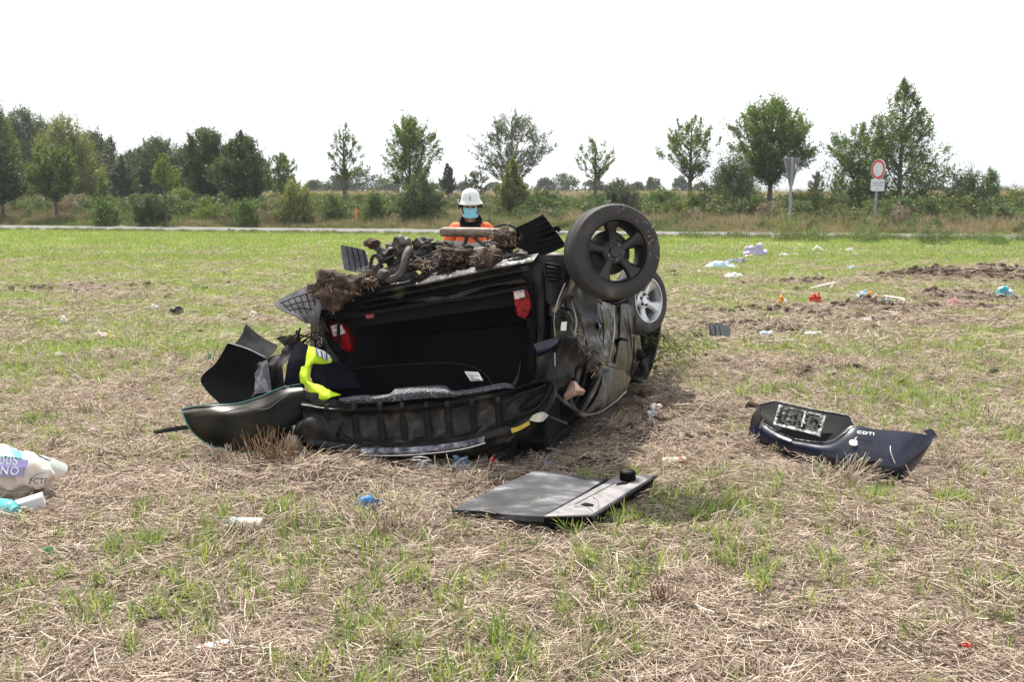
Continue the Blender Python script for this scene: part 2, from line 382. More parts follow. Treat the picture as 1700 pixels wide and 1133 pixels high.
def prisms(base, d3, length, width, rr, bend=.08):
    """n straws as bent three-sided stalks"""
    n = len(base); a = np.cross(d3, rr.normal(size=(n, 3))); a /= np.linalg.norm(a, axis=1)[:, None]; b = np.cross(d3, a)
    V = np.zeros((n, 3, 3, 3))
    for k, t in enumerate((0, .5, 1)):
        c = base + d3 * (t * length)[:, None] + a * (bend * length * (1 - abs(2 * t - 1)))[:, None]
        for j in range(3):
            an = j * 2.0944; V[:, k, j] = c + (a * math.cos(an) + b * math.sin(an)) * (width / 2)[:, None]
    i = np.arange(n)[:, None, None] * 9 + np.arange(2)[None, :, None] * 3 + np.arange(3)[None, None, :]
    j2 = np.arange(n)[:, None, None] * 9 + np.arange(2)[None, :, None] * 3 + ((np.arange(3) + 1) % 3)[None, None, :]
    F = np.stack([i, j2, j2 + 3, i + 3], -1).reshape(-1, 4)
    return V.reshape(-1, 3), F
def proto(name, V, F, m, coll):
    o = fastmesh(name, V, F, m); COL.objects.unlink(o); coll.objects.link(o); return o
def straw_patch(i, coll, n, rad, lmin, lmax, wd, up):
    rr = np.random.default_rng(100 + i); main = rr.uniform(0, math.pi)
    r = rad * np.sqrt(rr.random(n)); a = rr.uniform(0, 2 * math.pi, n)
    th = np.where(rr.random(n) < .55, main + rr.normal(0, .35, n), rr.uniform(0, 2 * math.pi, n)); el = rr.normal(up, .16, n)
    d3 = np.stack([np.cos(th) * np.cos(el), np.sin(th) * np.cos(el), np.sin(el)], -1)
    ln = rr.uniform(lmin, lmax, n); base = np.stack([r * np.cos(a), r * np.sin(a), rr.uniform(.001, .028, n) - np.minimum(np.sin(el) * ln * .5, 0)], -1) - d3 * (ln * .5)[:, None] * np.array([1, 1, 0])
    V, F = prisms(base, d3, ln, rr.uniform(.6, 1.25, n) * wd, rr, .035); return proto('straw_patch', V, F, STRAW, coll)
def tuft(i, coll, n, rad, h, wd, m=None, spread=(.15, .75), seg=4):
    rr = np.random.default_rng(500 + i); r = rad * np.sqrt(rr.random(n)); a = rr.uniform(0, 2 * math.pi, n)
    base = np.stack([r * np.cos(a), r * np.sin(a), np.full(n, -.01)], -1); th = rr.uniform(0, 2 * math.pi, n)
    V, F = strip_blades(base, np.stack([np.cos(th), np.sin(th)], -1), rr.uniform(.45, 1.1, n) * h, rr.uniform(.7, 1.2, n) * wd, rr.uniform(*spread, n), seg, rr)
    return proto('tuft', V, F, m or GRASS, coll)
def collection(name, fn): c = bpy.data.collections.new(name); fn(c); return c
cStraw = collection('straw_near', lambda c: [straw_patch(i, c, 72, .17, .02, .115, .0032, .08) for i in range(10)])
cStrawF = collection('straw_far', lambda c: [straw_patch(20 + i, c, 60, .40, .07, .20, .0065, .08) for i in range(6)])
cStub = collection('stubble', lambda c: [straw_patch(40 + i, c, 22, .05, .06, .2, .0046, .55) for i in range(6)])
cTuft = collection('tufts', lambda c: [tuft(i, c, 11 + i % 4 * 4, .04, .112, .0056) for i in range(8)])
cGF = collection('grass_mid', lambda c: [tuft(30 + i, c, 34, .22, .105, .0085, seg=3) for i in range(6)])
cGFF = collection('grass_far', lambda c: [tuft(50 + i, c, 46, .6, .10, .017, seg=2) for i in range(4)])
cDry = collection('dry_tall', lambda c: [tuft(70 + i, c, 90, .5, .62, .016, TALLDRY, (.05, .7), 3) for i in range(5)])
cWeed = collection('weed_tall', lambda c: [tuft(80 + i, c, 90, .45, .42, .022, WEED, (.2, .9), 3) for i in range(5)])
def leaf_cloud(cent, rad, per, size, rr, axis=None):
    """leaf sized rhombs in many small clumps; cent (k,3), rad (k,)"""
    k = len(cent); n = k * per; c = np.repeat(cent, per, 0); r = np.repeat(rad, per)
    d = rr.normal(size=(n, 3)); d /= np.linalg.norm(d, axis=1)[:, None]; p = c + d * (r * rr.random(n) ** .45)[:, None] * np.array([1, 1, .8])
    if axis is not None:
        ax = np.repeat(axis, per, 0); al = rr.normal(0, 1, n); p = c + ax * (al * r * .95)[:, None] + rr.normal(0, 1, (n, 3)) * (r * .36 * (1.15 - .35 * np.clip(al, -1, 2)))[:, None]
    a = rr.normal(size=(n, 3)); a /= np.linalg.norm(a, axis=1)[:, None]; b = np.cross(a, rr.normal(size=(n, 3))); b /= np.linalg.norm(b, axis=1)[:, None]
    sz = (size * rr.uniform(.5, 1.3, n))[:, None]; cc = np.cross(a, b) * sz * .18
    V = np.stack([p - a * sz * .62, p + b * sz * .5, p + a * sz * .62 + cc], 1)
    return V.reshape(-1, 3), np.arange(n * 3).reshape(-1, 3)
LM2 = [mat('shrub_leaves_a', [(.2, (.06, .085, .03)), (.5, (.13, .165, .05)), (.82, (.22, .25, .09))], scale=1.1, rough=.6, island=.28, trans=(.3, (1.2, 1.1, .5))), mat('shrub_leaves_b', [(.2, (.04, .075, .026)), (.5, (.085, .14, .045)), (.82, (.16, .22, .075))], scale=1.1, rough=.6, island=.28, trans=(.3, (1.2, 1.1, .5)))]
LM2.append(mat('seed_heads', [(.2, (.14, .10, .07)), (.5, (.27, .205, .15)), (.82, (.42, .35, .28))], scale=1.1, rough=.8, island=.28, trans=(.2, (1, .9, .7))))
cLeafy = bpy.data.collections.new('leafy')
for i in range(9):
    rr = np.random.default_rng(900 + i); n = 34; t = rr.random(n); a = rr.uniform(0, 6.28, n); q = rr.random(n) ** .5 * np.sqrt(1 - t * t * .9) * .8
    V, F = leaf_cloud(np.stack([np.cos(a) * q, np.sin(a) * q, t * 1.15], -1), rr.uniform(.15, .32, n), 40, .10, rr); o = fastmesh('shrub', V, F, LM2[2 if i == 4 else i % 2], loops=3); COL.objects.unlink(o); cLeafy.objects.link(o)
cClod = bpy.data.collections.new('clods')
for i in range(5):
    V, F = blob((0, 0, .2), (1, .8, .6), 2, .5, 1.6, i); o = fastmesh('clod', [tuple(v) for v in V], F, CLOD, loops=3); COL.objects.unlink(o); cClod.objects.link(o)
_GN = {}
def scatter(name, pts, coll, scale, tilt=.08, kindlabel=None):
    n = len(pts); me = bpy.data.meshes.new(name); me.vertices.add(n); me.vertices.foreach_set('co', np.asarray(pts, np.float32).ravel())
    a = me.attributes.new('rot', 'FLOAT_VECTOR', 'POINT'); r = np.stack([rng.normal(0, tilt, n), rng.normal(0, tilt, n), rng.uniform(0, 6.283, n)], -1).astype(np.float32); a.data.foreach_set('vector', r.ravel())
    a = me.attributes.new('scl', 'FLOAT', 'POINT'); a.data.foreach_set('value', np.asarray(scale, np.float32).ravel() * np.ones(n, np.float32))
    a = me.attributes.new('pick', 'INT', 'POINT'); a.data.foreach_set('value', rng.integers(0, 1000, n).astype(np.int32))
    o = bpy.data.objects.new(name, me); COL.objects.link(o)
    g = bpy.data.node_groups.new('scatter', 'GeometryNodeTree'); g.interface.new_socket('Geometry', in_out='INPUT', socket_type='NodeSocketGeometry'); g.interface.new_socket('Geometry', in_out='OUTPUT', socket_type='NodeSocketGeometry')
    gi = g.nodes.new('NodeGroupInput'); go = g.nodes.new('NodeGroupOutput'); ip = g.nodes.new('GeometryNodeInstanceOnPoints'); ci = g.nodes.new('GeometryNodeCollectionInfo')
    ci.inputs['Collection'].default_value = coll; ci.inputs['Separate Children'].default_value = True; ci.inputs['Reset Children'].default_value = True
    def na(k, t):
        q = g.nodes.new('GeometryNodeInputNamedAttribute'); q.data_type = t; q.inputs['Name'].default_value = k; return [x for x in q.outputs if x.enabled and x.name == 'Attribute'][0]
    ip.inputs['Pick Instance'].default_value = True
    k = len(coll.objects); md = g.nodes.new('ShaderNodeMath'); md.operation = 'MODULO'; md.inputs[1].default_value = k
    g.links.new(na('pick', 'INT'), md.inputs[0]); g.links.new(md.outputs[0], ip.inputs['Instance Index'])
    g.links.new(na('rot', 'FLOAT_VECTOR'), ip.inputs['Rotation']); g.links.new(na('scl', 'FLOAT'), ip.inputs['Scale'])
    g.links.new(gi.outputs[0], ip.inputs['Points']); g.links.new(ci.outputs[0], ip.inputs['Instance']); g.links.new(ip.outputs[0], go.inputs[0])
    md_ = o.modifiers.new('scatter', 'NODES'); md_.node_group = g
    props(o, kind='stuff'); return o
def candidates(n, y0, y1, margin=1.2, k=.56):
    if y0 > 8: n = int(n * 1.45); k = .85
    """points spread evenly over the visible wedge of field"""
    y = np.sqrt(rng.uniform(y0 ** 2, y1 ** 2, n)) if y0 > 8 else rng.uniform(y0, y1, n)
    wdt = y * k + margin; x = rng.uniform(-1, 1, n) * wdt
    if y0 <= 8:
        keep = rng.random(n) < wdt / (y1 * k + margin); x = x[keep]; y = y[keep]
    return x, y
def rot_rect(x, y, cx, cy, hx, hy, a):
    dx, dy = x - cx, y - cy; c, s = math.cos(a), math.sin(a); return (abs(dx * c + dy * s) < hx) & (abs(-dx * s + dy * c) < hy)
def blocked(x, y):
    a = math.radians(-20)
    b = rot_rect(x, y, .12, 7.75, .85, 1.75, a)                               # the car
    b |= rot_rect(x, y, -.85, 6.35, .65, .3, 0)
    for c0 in ((885, 825, .30, .25), (990, 822, .2, .12), (930, 832, .3, .15), (40, 800, .2, .12), (1330, 772, .25, .2), (1440, 808, .34, .16), (1500, 790, .2, .2)):
        g = GP(c0[0], c0[1]); b |= (abs(x - g.x) < c0[2]) & (abs(y - g.y) < c0[3])
    return b
def xyz(x, y, dz=0): return np.stack([x, y, zt(x, y) + dz], -1)
x, y = candidates(9500, 2.6, 10); g = green(x, y); br = bare(x, y); clump = fbm(x * 2.2, y * 2.2, 77, 3)
k = ~blocked(x, y) & (rng.random(len(x)) < np.clip(1.25 - .75 * g - .5 * br + (clump - .5) * 1.2, .15, 1)); x, y = x[k], y[k]
scatter('straw_litter', xyz(x, y), cStraw, rng.uniform(.7, 1.3, len(x)), .12)
x, y = candidates(1100, 2.6, 10); k = ~blocked(x, y) & (fbm(x * 1.7, y * 1.7, 78, 3) > .5); x, y = x[k], y[k]
scatter('straw_bunches', xyz(x, y), cStub, rng.uniform(.5, 1.15, len(x)), .3)
x, y = candidates(17000, 10, 30); g = green(x, y); br = bare(x, y)
k = ~blocked(x, y) & (rng.random(len(x)) < np.clip(1.05 - g * .95 - .5 * br, .05, 1) * np.clip(1.2 - (y - 10) / 26, .2, 1)); x, y = x[k], y[k]
scatter('straw_litter_beyond', xyz(x, y), cStrawF, rng.uniform(.5, 1.1, len(x)))
x, y = candidates(24000, 2.6, 10.5); g = green(x, y); cl2 = fbm(x * 1.3 + 9, y * 1.3, 88, 3)
k = ~blocked(x, y) & (rng.random(len(x)) < np.clip((g - .12) * 1.15 + (cl2 - .5) * 1.1, 0.02, 1) * (1 - .8 * bare(x, y))); x, y = x[k], y[k]
scatter('grass_blades', xyz(x, y), cTuft, rng.uniform(.35, 1.15, len(x)) * (.75 + .6 * fbm(x, y, 90, 2)), .15)
x, y = candidates(22000, 10, 26); g = green(x, y)
k = ~blocked(x, y) & (rng.random(len(x)) < np.clip(g * 1.3 - .15, .02, 1) * (1 - .9 * bare(x, y))); x, y = x[k], y[k]
scatter('grass_blades_beyond', xyz(x, y), cGF, rng.uniform(.45, .95, len(x)))
x, y = candidates(20000, 24, 46); k = (roads(x, y) < -3.6) & (rng.random(len(x)) < green(x, y)); x, y = x[k], y[k]
scatter('grass_far_field', xyz(x, y), cGFF, rng.uniform(.5, 1.0, len(x)))
# soil crumbs on the torn-up places
x, y = candidates(80000, 2.6, 21); b = bare(x, y); k = ~blocked(x, y) & (rng.random(len(x)) < b * 1.0 * np.clip(y / 9, .35, 1) + .008); x, y = x[k], y[k]
scatter('soil_crumbs', xyz(x, y), cClod, np.minimum(rng.gamma(1.6, .011, len(x)), .038) * (1 + y * .06), .5)
# the strip of rough grass this side of the lane and the tall growth behind it
x, y = candidates(9000, 28, 60); s = roads(x, y); k = (s > -4.3) & (s < -1.75); x, y = x[k], y[k]
hgt = np.where(x > 6, .75, .42) * rng.uniform(.4, 1.0, len(x)); scatter('verge_grass', xyz(x, y), cWeed, hgt, .1)
x, y = candidates(14000, 34, 75); s = roads(x, y); pat = fbm(x * .16, y * .22, 95, 3)
k = (s > 1.7) & (s < 26) & (pat > .40); hx = np.clip((s[k] - 1.2) / 3.5, .25, 1.15) * rng.uniform(.5, 1.15, k.sum()); scatter('tall_dry_growth', xyz(x[k], y[k]), cDry, hx, .12)
k = (s > 1.5) & (s < 30) & (pat < .60); hx = np.clip((s[k] - .8) / 3.5, .4, 1.3) * rng.uniform(.6, 1.2, k.sum()); scatter('green_undergrowth', xyz(x[k], y[k]), cWeed, hx, .12)
x, y = candidates(4200, 34, 84); s = roads(x, y); pat = fbm(x * .13 + 4, y * .2, 97, 3); k = (s > 4.0) & (s < 36) & (pat > .38)
hx = np.clip((s[k] - 2) / 6, .3, 1.0) * rng.uniform(.5, 1.25, k.sum()); scatter('leafy_undergrowth', xyz(x[k], y[k]), cLeafy, hx, .1)
x, y = candidates(9000, 62, 130); k = roads(x, y) > 22; x, y = x[k], y[k]; scatter('dry_growth_beyond', xyz(x, y), cDry, rng.uniform(.5, 1.3, len(x)), .1)

# ------------------------------------------------------------------ trees and bushes
def leafmat(name, a, b, c): return mat(name, [(.2, a), (.5, b), (.82, c)], scale=1.1, rough=.6, island=.28, trans=(.35, (1.3, 1.2, .5)))
LM = dict(green=leafmat('leaves_green', (.045, .085, .020), (.10, .165, .040), (.19, .26, .075)),
          dark=leafmat('leaves_dark', (.028, .052, .020), (.06, .098, .034), (.11, .155, .055)),
          grey=leafmat('leaves_grey_green', (.045, .065, .042), (.085, .11, .075), (.15, .18, .125)),
          bright=leafmat('leaves_bright', (.07, .12, .02), (.14, .21, .04), (.25, .32, .08)),
          olive=leafmat('leaves_olive', (.08, .11, .028), (.15, .185, .05), (.24, .27, .09)))
BARK = mat('bark', [(.3, (.07, .055, .042)), (.7, (.17, .14, .11))], scale=9, rough=.95, bump=.01, stretch=(1, 1, .25))
PROF = dict(oval=lambda t: math.sin(math.pi * min(1, .08 + t * .92) ** .8) ** .7, cone=lambda t: max(.06, min(1, t * 5) * (1 - t) ** .75 * 1.15),
            round=lambda t: math.sqrt(max(.02, 1 - (2 * t - 1) ** 2)), vase=lambda t: (.35 + 1.4 * t if t < .45 else 1.0 - (t - .45) * 1.6),
            dome=lambda t: math.sqrt(max(.03, 1 - t * t)), fan=lambda t: (1 - t) ** .7 * 1.25 if t > .2 else .65 + t * 2)
def tree(px, top, bot, hw, Y, shape, col, label, dens=1.0, name='tree', seed=0, leaf=.17, gap=.0, group=None, trunk=True, cat='tree', lean=0):
    rr = np.random.default_rng(seed + int(px) * 7 + int(top)); B = P(px, 400, Y); x0 = B.x; z0 = ZT(x0, Y) - .03
    zt_ = P(px, top, Y).z; zb = max(P(px, bot, Y).z, z0 + .02); W = hw / FPX * Y; H = zt_ - zb
    root = thing(name, (x0, Y, z0), label, cat, group)
    vol = W * W * H; W *= 1.14; dens = dens * (2.3 if gap > .15 else 1.35 if trunk else 1.1); nk = int(np.clip(54 * vol ** .62 * dens, 40, 620)); leaf = leaf * (.8 if gap > .15 else .9); cs = []; rs = []
    cr = max(.16, min(.60, .30 * (W + H / 2) / 1.6 * .44)) * (1.3 if not trunk else .60 if gap > .15 else .82)
    while len(cs) < nk:
        t = rr.random(); f = PROF[shape](t)
        if rr.random() > f ** 1.3 + .1: continue
        a = rr.uniform(0, 6.283); q = rr.random() ** .42
        wob = .78 + .42 * mn.noise(Vector((math.cos(a) * 1.6 + seed, math.sin(a) * 1.6, t * 3.5 + px)))
        if gap and mn.noise(Vector((math.cos(a) * q * 2.2 + px, math.sin(a) * q * 2.2, t * 4.5))) < gap - .35: continue
        cs.append((math.cos(a) * W * f * q * wob, math.sin(a) * W * f * q * wob, zb - z0 + H * (t * .97))); rs.append(cr * rr.uniform(.45, 1.15) * (1.15 - .6 * t if shape == 'cone' else 1))
    cs = np.array(cs); rs = np.array(rs)
    ax = cs - np.array([0, 0, zb - z0 - .3]); ax = ax * np.array([1, 1, .55]) + rr.normal(0, .25, ax.shape); ax[:, 2] += .35; ax /= np.linalg.norm(ax, axis=1)[:, None]
    V, F = leaf_cloud(cs, rs, (40 if gap > .15 else 62), leaf * .74 * (Y / 52) ** .5, rr, ax)
    cw = fastmesh('crown', V, F, LM[col], root, loops=3)
    if trunk:
        tr = .018 * (zt_ - z0) + .02; parts = [tube([(0, 0, 0), (lean * .3, 0, (zb - z0) * .6), (lean, 0, zb - z0 + H * .35), (0, 0, zb - z0 + H * .92)], [tr * 1.25, tr, tr * .6, tr * .12], 7, 3)]
        for i in rr.permutation(nk)[:min(nk, 26)]:
            c = Vector(cs[i]); s = Vector((0, 0, max((zb - z0) * .85, c.z - math.hypot(c.x, c.y) * .9 - .1)))
            parts.append(tube([s, s.lerp(c, .5) + Vector((0, 0, -.06)), c], [tr * .38, tr * .24, tr * .08], 4, 0, False))
        V, F = J(*parts); me = mk('trunk', ([v + root.location for v in V], F), BARK, root)
    return root
T = tree
T(1275, 165, 300, 66, 52, 'round', 'green', 'round-crowned green tree behind the back of the triangular sign', 1.15, leaf=.19)
T(1488, 128, 345, 92, 50, 'cone', 'green', 'tallest tree on the right, pointed crown behind the round sign', 1.05, leaf=.19, gap=.2)
T(1420, 205, 348, 60, 51, 'round', 'green', 'loose green tree leaning into the tall pointed tree from the left', .55, leaf=.19, gap=.25)
T(1143, 190, 292, 52, 52, 'round', 'green', 'open airy young tree with a bare thin trunk right of the wheels', .42, leaf=.18, gap=.3)
T(987, 228, 300, 38, 54, 'round', 'green', 'small sparse sapling above the raised mudguard and wheel', .35, leaf=.15, gap=.3)
T(850, 188, 300, 70, 56, 'round', 'grey', 'wide sparse grey-green tree right of the helmeted person', .4, leaf=.17, gap=.3)
T(851, 262, 350, 36, 50, 'cone', 'olive', 'yellowish leafy young tree in front of the wide sparse one', 1.3, leaf=.15)
T(682, 194, 312, 42, 52, 'round', 'green', 'oval dense tree left of the helmeted person', .9, leaf=.17, gap=.1)
T(574, 202, 300, 33, 52, 'oval', 'green', 'slender sparse tree with thin bare trunk left of the oval tree', .33, leaf=.17, gap=.32)
T(407, 220, 328, 47, 50, 'oval', 'dark', 'dark dense egg-shaped tree standing free at the left grove edge', 1.7, leaf=.16)
T(348, 212, 330, 44, 58, 'round', 'dark', 'dusky tree just left of the dark egg-shaped tree', 1.3)
T(466, 252, 330, 32, 60, 'round', 'green', 'low loose tree just right of the dark egg-shaped tree', .7, gap=.2)
T(278, 246, 312, 26, 47, 'cone', 'bright', 'small bright yellow-green tree in front of the grove', .9, leaf=.14)
T(745, 266, 322, 17, 75, 'cone', 'grey', 'small narrow grey tree behind the helmet', 1.0)
T(790, 284, 325, 24, 80, 'round', 'grey', 'faint low tree between the helmet and the yellowish tree', .4, gap=.2)
T(4, 166, 335, 48, 66, 'oval', 'green', 'tall tree cut by the left edge of the view', 1.5)
T(52, 180, 335, 55, 76, 'dome', 'grey', 'tall grey-green tree of the grove, second from the left edge', 1.3)
T(118, 192, 335, 66, 70, 'dome', 'olive', 'broad olive-green rounded tree in the middle of the grove', 1.8)
T(97, 238, 330, 40, 52, 'round', 'green', 'front tree of the grove with a pale trunk, third from left', 1.6)
T(8, 236, 335, 36, 52, 'oval', 'dark', 'front tree with pale trunk at the left edge of the view', 1.6)
T(192, 222, 330, 28, 74, 'fan', 'grey', 'thin see-through tree where the grove dips', .45, gap=.3)
T(210, 262, 335, 24, 60, 'oval', 'grey', 'low rounded tree in the dip of the grove', 1.2)
T(175, 288, 352, 18, 48, 'cone', 'green', 'small green sapling in front of the olive tree', 1.2, leaf=.13)
T(268, 230, 330, 52, 80, 'dome', 'dark', 'dark broad tree behind the bright yellow-green one', 1.6)
T(318, 244, 330, 36, 84, 'dome', 'dark', 'dark low tree filling the grove behind the dusky one', 1.3)
T(75, 200, 335, 70, 88, 'dome', 'grey', 'grey-green tree filling the grove behind its two front trees', 1.5)
T(165, 218, 335, 50, 90, 'dome', 'dark', 'dark tree behind the right side of the olive tree', 1.5)
T(232, 250, 335, 42, 88, 'dome', 'dark', 'low dark tree closing the dip of the grove', 1.5)
T(150, 250, 335, 40, 84, 'dome', 'dark', 'dark shaded tree behind the olive tree', 1.4)
T(40, 230, 340, 50, 84, 'dome', 'dark', 'dark shaded tree deep inside the grove at left', 1.4)
T(1352, 284, 325, 13, 95, 'oval', 'grey', 'tiny distant tree between the two road signs', 1.0, leaf=.14)
T(1388, 286, 330, 16, 85, 'oval', 'grey', 'tiny distant tree just left of the round sign', .6, gap=.2, leaf=.14)
T(1238, 285, 325, 12, 85, 'round', 'grey', 'tiny distant tree below the round-crowned tree', .8, leaf=.14)
B_ = [(250, 328, 368, 30, 47, 'dark', 'dark low bush below the bright yellow-green tree'), (492, 306, 364, 34, 48, 'olive', 'broad olive bush right of the dark egg-shaped tree'),
      (698, 298, 358, 38, 48, 'dark', 'dense dark bush under the oval tree'), (556, 326, 362, 24, 48, 'green', 'green bush at the foot of the slender tree'),
      (624, 322, 360, 22, 48, 'green', 'small green bush between the slender and the oval tree'), (1212, 264, 366, 47, 49, 'dark', 'tall dark bush under the round-crowned tree'),
      (1027, 304, 352, 34, 52, 'grey', 'grey-green bush behind the top of the rear wheel'), (1100, 320, 360, 42, 54, 'green', 'low spreading green bush right of the wheels'),
      (1602, 292, 372, 42, 47, 'dark', 'dark ragged shrub near the right edge'), (1637, 283, 352, 17, 55, 'green', 'narrow pale shrub behind the dark ragged one'),
      (1345, 325, 372, 60, 50, 'olive', 'broad low thicket between the two signs'), (1540, 330, 376, 50, 50, 'green', 'low bright thicket right of the tallest tree'),
      (1690, 318, 380, 40, 48, 'olive', 'low thicket at the right edge'), (1148, 326, 362, 14, 49, 'bright', 'small bright bush at the foot of the open airy tree'),
      (1255, 330, 372, 18, 47, 'bright', 'small bright bush left of the triangular sign'), (412, 338, 372, 24, 46, 'green', 'low green weeds bush below the dark egg-shaped tree'),
      (345, 336, 370, 22, 50, 'bright', 'yellow-green low bush below the dusky tree'), (900, 325, 358, 45, 56, 'green', 'low hedge bush right of the yellowish tree'),
      (310, 318, 345, 30, 62, 'bright', 'yellow flowering low bush at the grove foot'), (180, 335, 372, 26, 47, 'green', 'green bush in front of the small sapling')]
for a in B_: T(a[0], a[1] - 3, a[2] + 2, a[3] * 1.1, a[4], 'dome', a[5], a[6], 2.3 if a[5] == 'dark' else 2.0, name='bush', leaf=.13, cat='bush', trunk=False)
W_ = [(1300, 352, 404, 26, 33.5, 'olive', 'scruffy dry-tipped weeds at the foot of the triangular sign'), (1352, 378, 408, 30, 33, 'green', 'low green weeds just right of the triangular sign'),
      (1436, 372, 410, 30, 32.5, 'green', 'green weeds in front of the lane below the round sign'), (1545, 380, 412, 36, 31.5, 'dark', 'dark green weeds in front of the lane, right of the round sign'),
      (1650, 388, 414, 30, 31, 'green', 'green weeds beside the lane at the right edge')]
for a in W_: T(a[0], a[1], a[2], a[3], a[4], 'dome', a[5], a[6], 1.6, name='weed_clump', leaf=.085, cat='weeds', trunk=False)
# the far wood on the horizon that reads as one mass
VV = []; FF = []; k0 = 0; rr = np.random.default_rng(5)
for px, top, hw, Y in [(600, 280, 48, 150), (560, 292, 30, 150), (520, 300, 25, 170), (940, 288, 34, 170), (905, 296, 20, 170), (985, 300, 25, 180), (1085, 294, 14, 170), (1055, 303, 20, 190), (1130, 292, 16, 180), (1165, 303, 20, 190), (640, 298, 30, 160),
                       (470, 290, 30, 130), (1440, 306, 25, 190), (1010, 305, 20, 190), (770, 302, 20, 180), (720, 304, 22, 190), (820, 303, 20, 190), (1560, 310, 30, 200), (1660, 312, 30, 200), (1200, 306, 24, 190), (430, 290, 30, 120), (860, 303, 25, 190)]:
    B = P(px, top, Y); W = hw / FPX * Y; z0 = ZT(B.x, Y); H = B.z - z0; n = 46; t = rr.random(n); a = rr.uniform(0, 6.28, n); q = rr.random(n) ** .5; f = np.sqrt(1 - t * t * .96)
    c = np.stack([B.x + np.cos(a) * W * f * q, Y + np.sin(a) * W * f * q * .6, z0 + H * t * .92], -1); V, F = leaf_cloud(c, np.full(n, .12 * (W + H)), 40, .42, rr); VV.append(V); FF.append(F + k0); k0 += len(V)
o = fastmesh('far_wood', np.concatenate(VV), np.concatenate(FF), LM['grey'], loops=3); props(o, kind='stuff')
# ------------------------------------------------------------------ the overturned car
DIRTY = mat('black_paint_dirty', [(.34, (.003, .0035, .005)), (.52, (.007, .007, .007)), (.62, (.034, .028, .021)), (.8, (.12, .095, .07))], scale=9, rough=.42, coat=.04, spec=.22, bump=.006, bscale=26, detail=9, rvar=.14, island=None)
SMEAR = mat('black_paint_smeared', [(.38, (.003, .003, .003)), (.48, (.007, .006, .005)), (.56, (.03, .024, .015)), (.64, (.085, .068, .044)), (.78, (.22, .19, .15))], scale=5, rough=.34, coat=.1, spec=.5, bump=.007, bscale=7, detail=12, rvar=.18, stretch=(3.8, 3.8, .5))  # brown smears, plus thin highlight streaks painted in by the palest stops
PAINT = mat('dark_blue_paint', [(.35, (.004, .006, .018)), (.62, (.010, .013, .034)), (.8, (.04, .04, .055))], scale=7, rough=.28, coat=.25, spec=.4, bump=.0015, bscale=9, detail=8)
PLAS = flat('black_plastic', (.0035, .0035, .004), scale=60, rough=.6, spec=.07, bump=.0006)
PLASD = mat('black_plastic_dusty', [(.35, (.004, .004, .0045)), (.6, (.009, .008, .008)), (.8, (.05, .045, .04))], scale=12, rough=.65, spec=.15, detail=9, bump=.001)
GPLAS = mat('grey_dusty_plastic', [(.3, (.014, .014, .016)), (.7, (.042, .041, .044))], scale=14, rough=.8, spec=.15, detail=8, bump=.001)
DUSTY = mat('dusty_grey_plastic', [(.3, (.06, .06, .066)), (.7, (.14, .138, .15))], scale=14, rough=.8, spec=.2, detail=8)
MUD = mat('caked_mud', [(.3, (.014, .009, .007)), (.5, (.055, .035, .025)), (.75, (.15, .10, .07))], scale=16, rough=1, bump=.02, bscale=30, detail=9)
MMET = mat('muddy_metal', [(.3, (.014, .013, .012)), (.5, (.052, .046, .042)), (.75, (.22, .195, .175))], scale=9, rough=.7, bump=.003, detail=9, metal=.15)
RUST = mat('rusty_steel', [(.3, (.09, .065, .05)), (.55, (.20, .15, .125)), (.8, (.33, .27, .24))], scale=22, rough=.65, bump=.001, detail=9, metal=.25)
RUB = mat('tyre_rubber', [(.35, (.016, .015, .015)), (.6, (.034, .031, .029)), (.8, (.12, .10, .08))], scale=7, rough=.72, bump=.0015, bscale=40, detail=9)
RIMB = mat('black_steel_rim', [(.35, (.005, .005, .006)), (.8, (.03, .028, .027))], scale=9, rough=.38, metal=.2, detail=8)
RIMS = mat('silver_rim', [(.35, (.50, .51, .53)), (.8, (.68, .69, .71))], scale=9, rough=.28, metal=.75, detail=6)
CHR = mat('chrome', [(.3, (.62, .62, .64)), (.7, (.8, .8, .8))], scale=30, rough=.16, metal=1)
FELT = flat('boot_carpet', (.016, .016, .018), scale=120, rough=.95, bump=.0006, spec=.1)
SHELF = flat('boot_board_felt', (.003, .003, .0035), scale=90, rough=.95, spec=.03)
GALVM = flat('bare_metal_highlight', (.42, .40, .36), scale=30, rough=.4, metal=.5)
WHITE = flat('white_print', (.72, .72, .72), scale=8, rough=.6)
INK = flat('dark_ink', (.03, .03, .04), scale=8, rough=.7)
RED = mat('red_lamp_glass', [(.35, (.07, .001, .002)), (.65, (.42, .003, .006))], scale=34, rough=.25, coat=.1, spec=.25, bump=.002, bscale=70)  # mottled dark and bright red puts the lens sparkle into the colour
CLR = mat('clear_lamp_glass', [(.3, (.22, .15, .15)), (.5, (.5, .42, .42)), (.7, (.85, .8, .8))], scale=45, rough=.12, coat=1, bump=.003, bscale=80)
SPECK = mat('speckled_lining', [(.42, (.015, .016, .022)), (.57, (.06, .065, .08)), (.68, (.5, .52, .57))], scale=130, rough=.7, detail=6, bump=.003)
HIVIS = mat('hi_vis_cloth', [(.3, (.42, .62, .01)), (.7, (.62, .86, .03))], scale=9, rough=.8, bump=.006, bscale=7)
REFL = mat('reflective_tape', [(.3, (.40, .44, .5)), (.7, (.62, .66, .72))], scale=20, rough=.3, metal=.3)
NAVY = flat('navy_cloth', (.004, .0045, .009), scale=14, rough=.95, spec=.1, bump=.006)
TINT = mat('tinted_glass', [(.30, (.002, .0025, .002)), (.5, (.005, .005, .0035)), (.66, (.022, .016, .009))], scale=5, rough=.33, spec=.12, detail=6, stretch=(1, 1, .5))
GEDGE = flat('green_glass_edge', (.05, .17, .15), scale=30, rough=.15, coat=1)
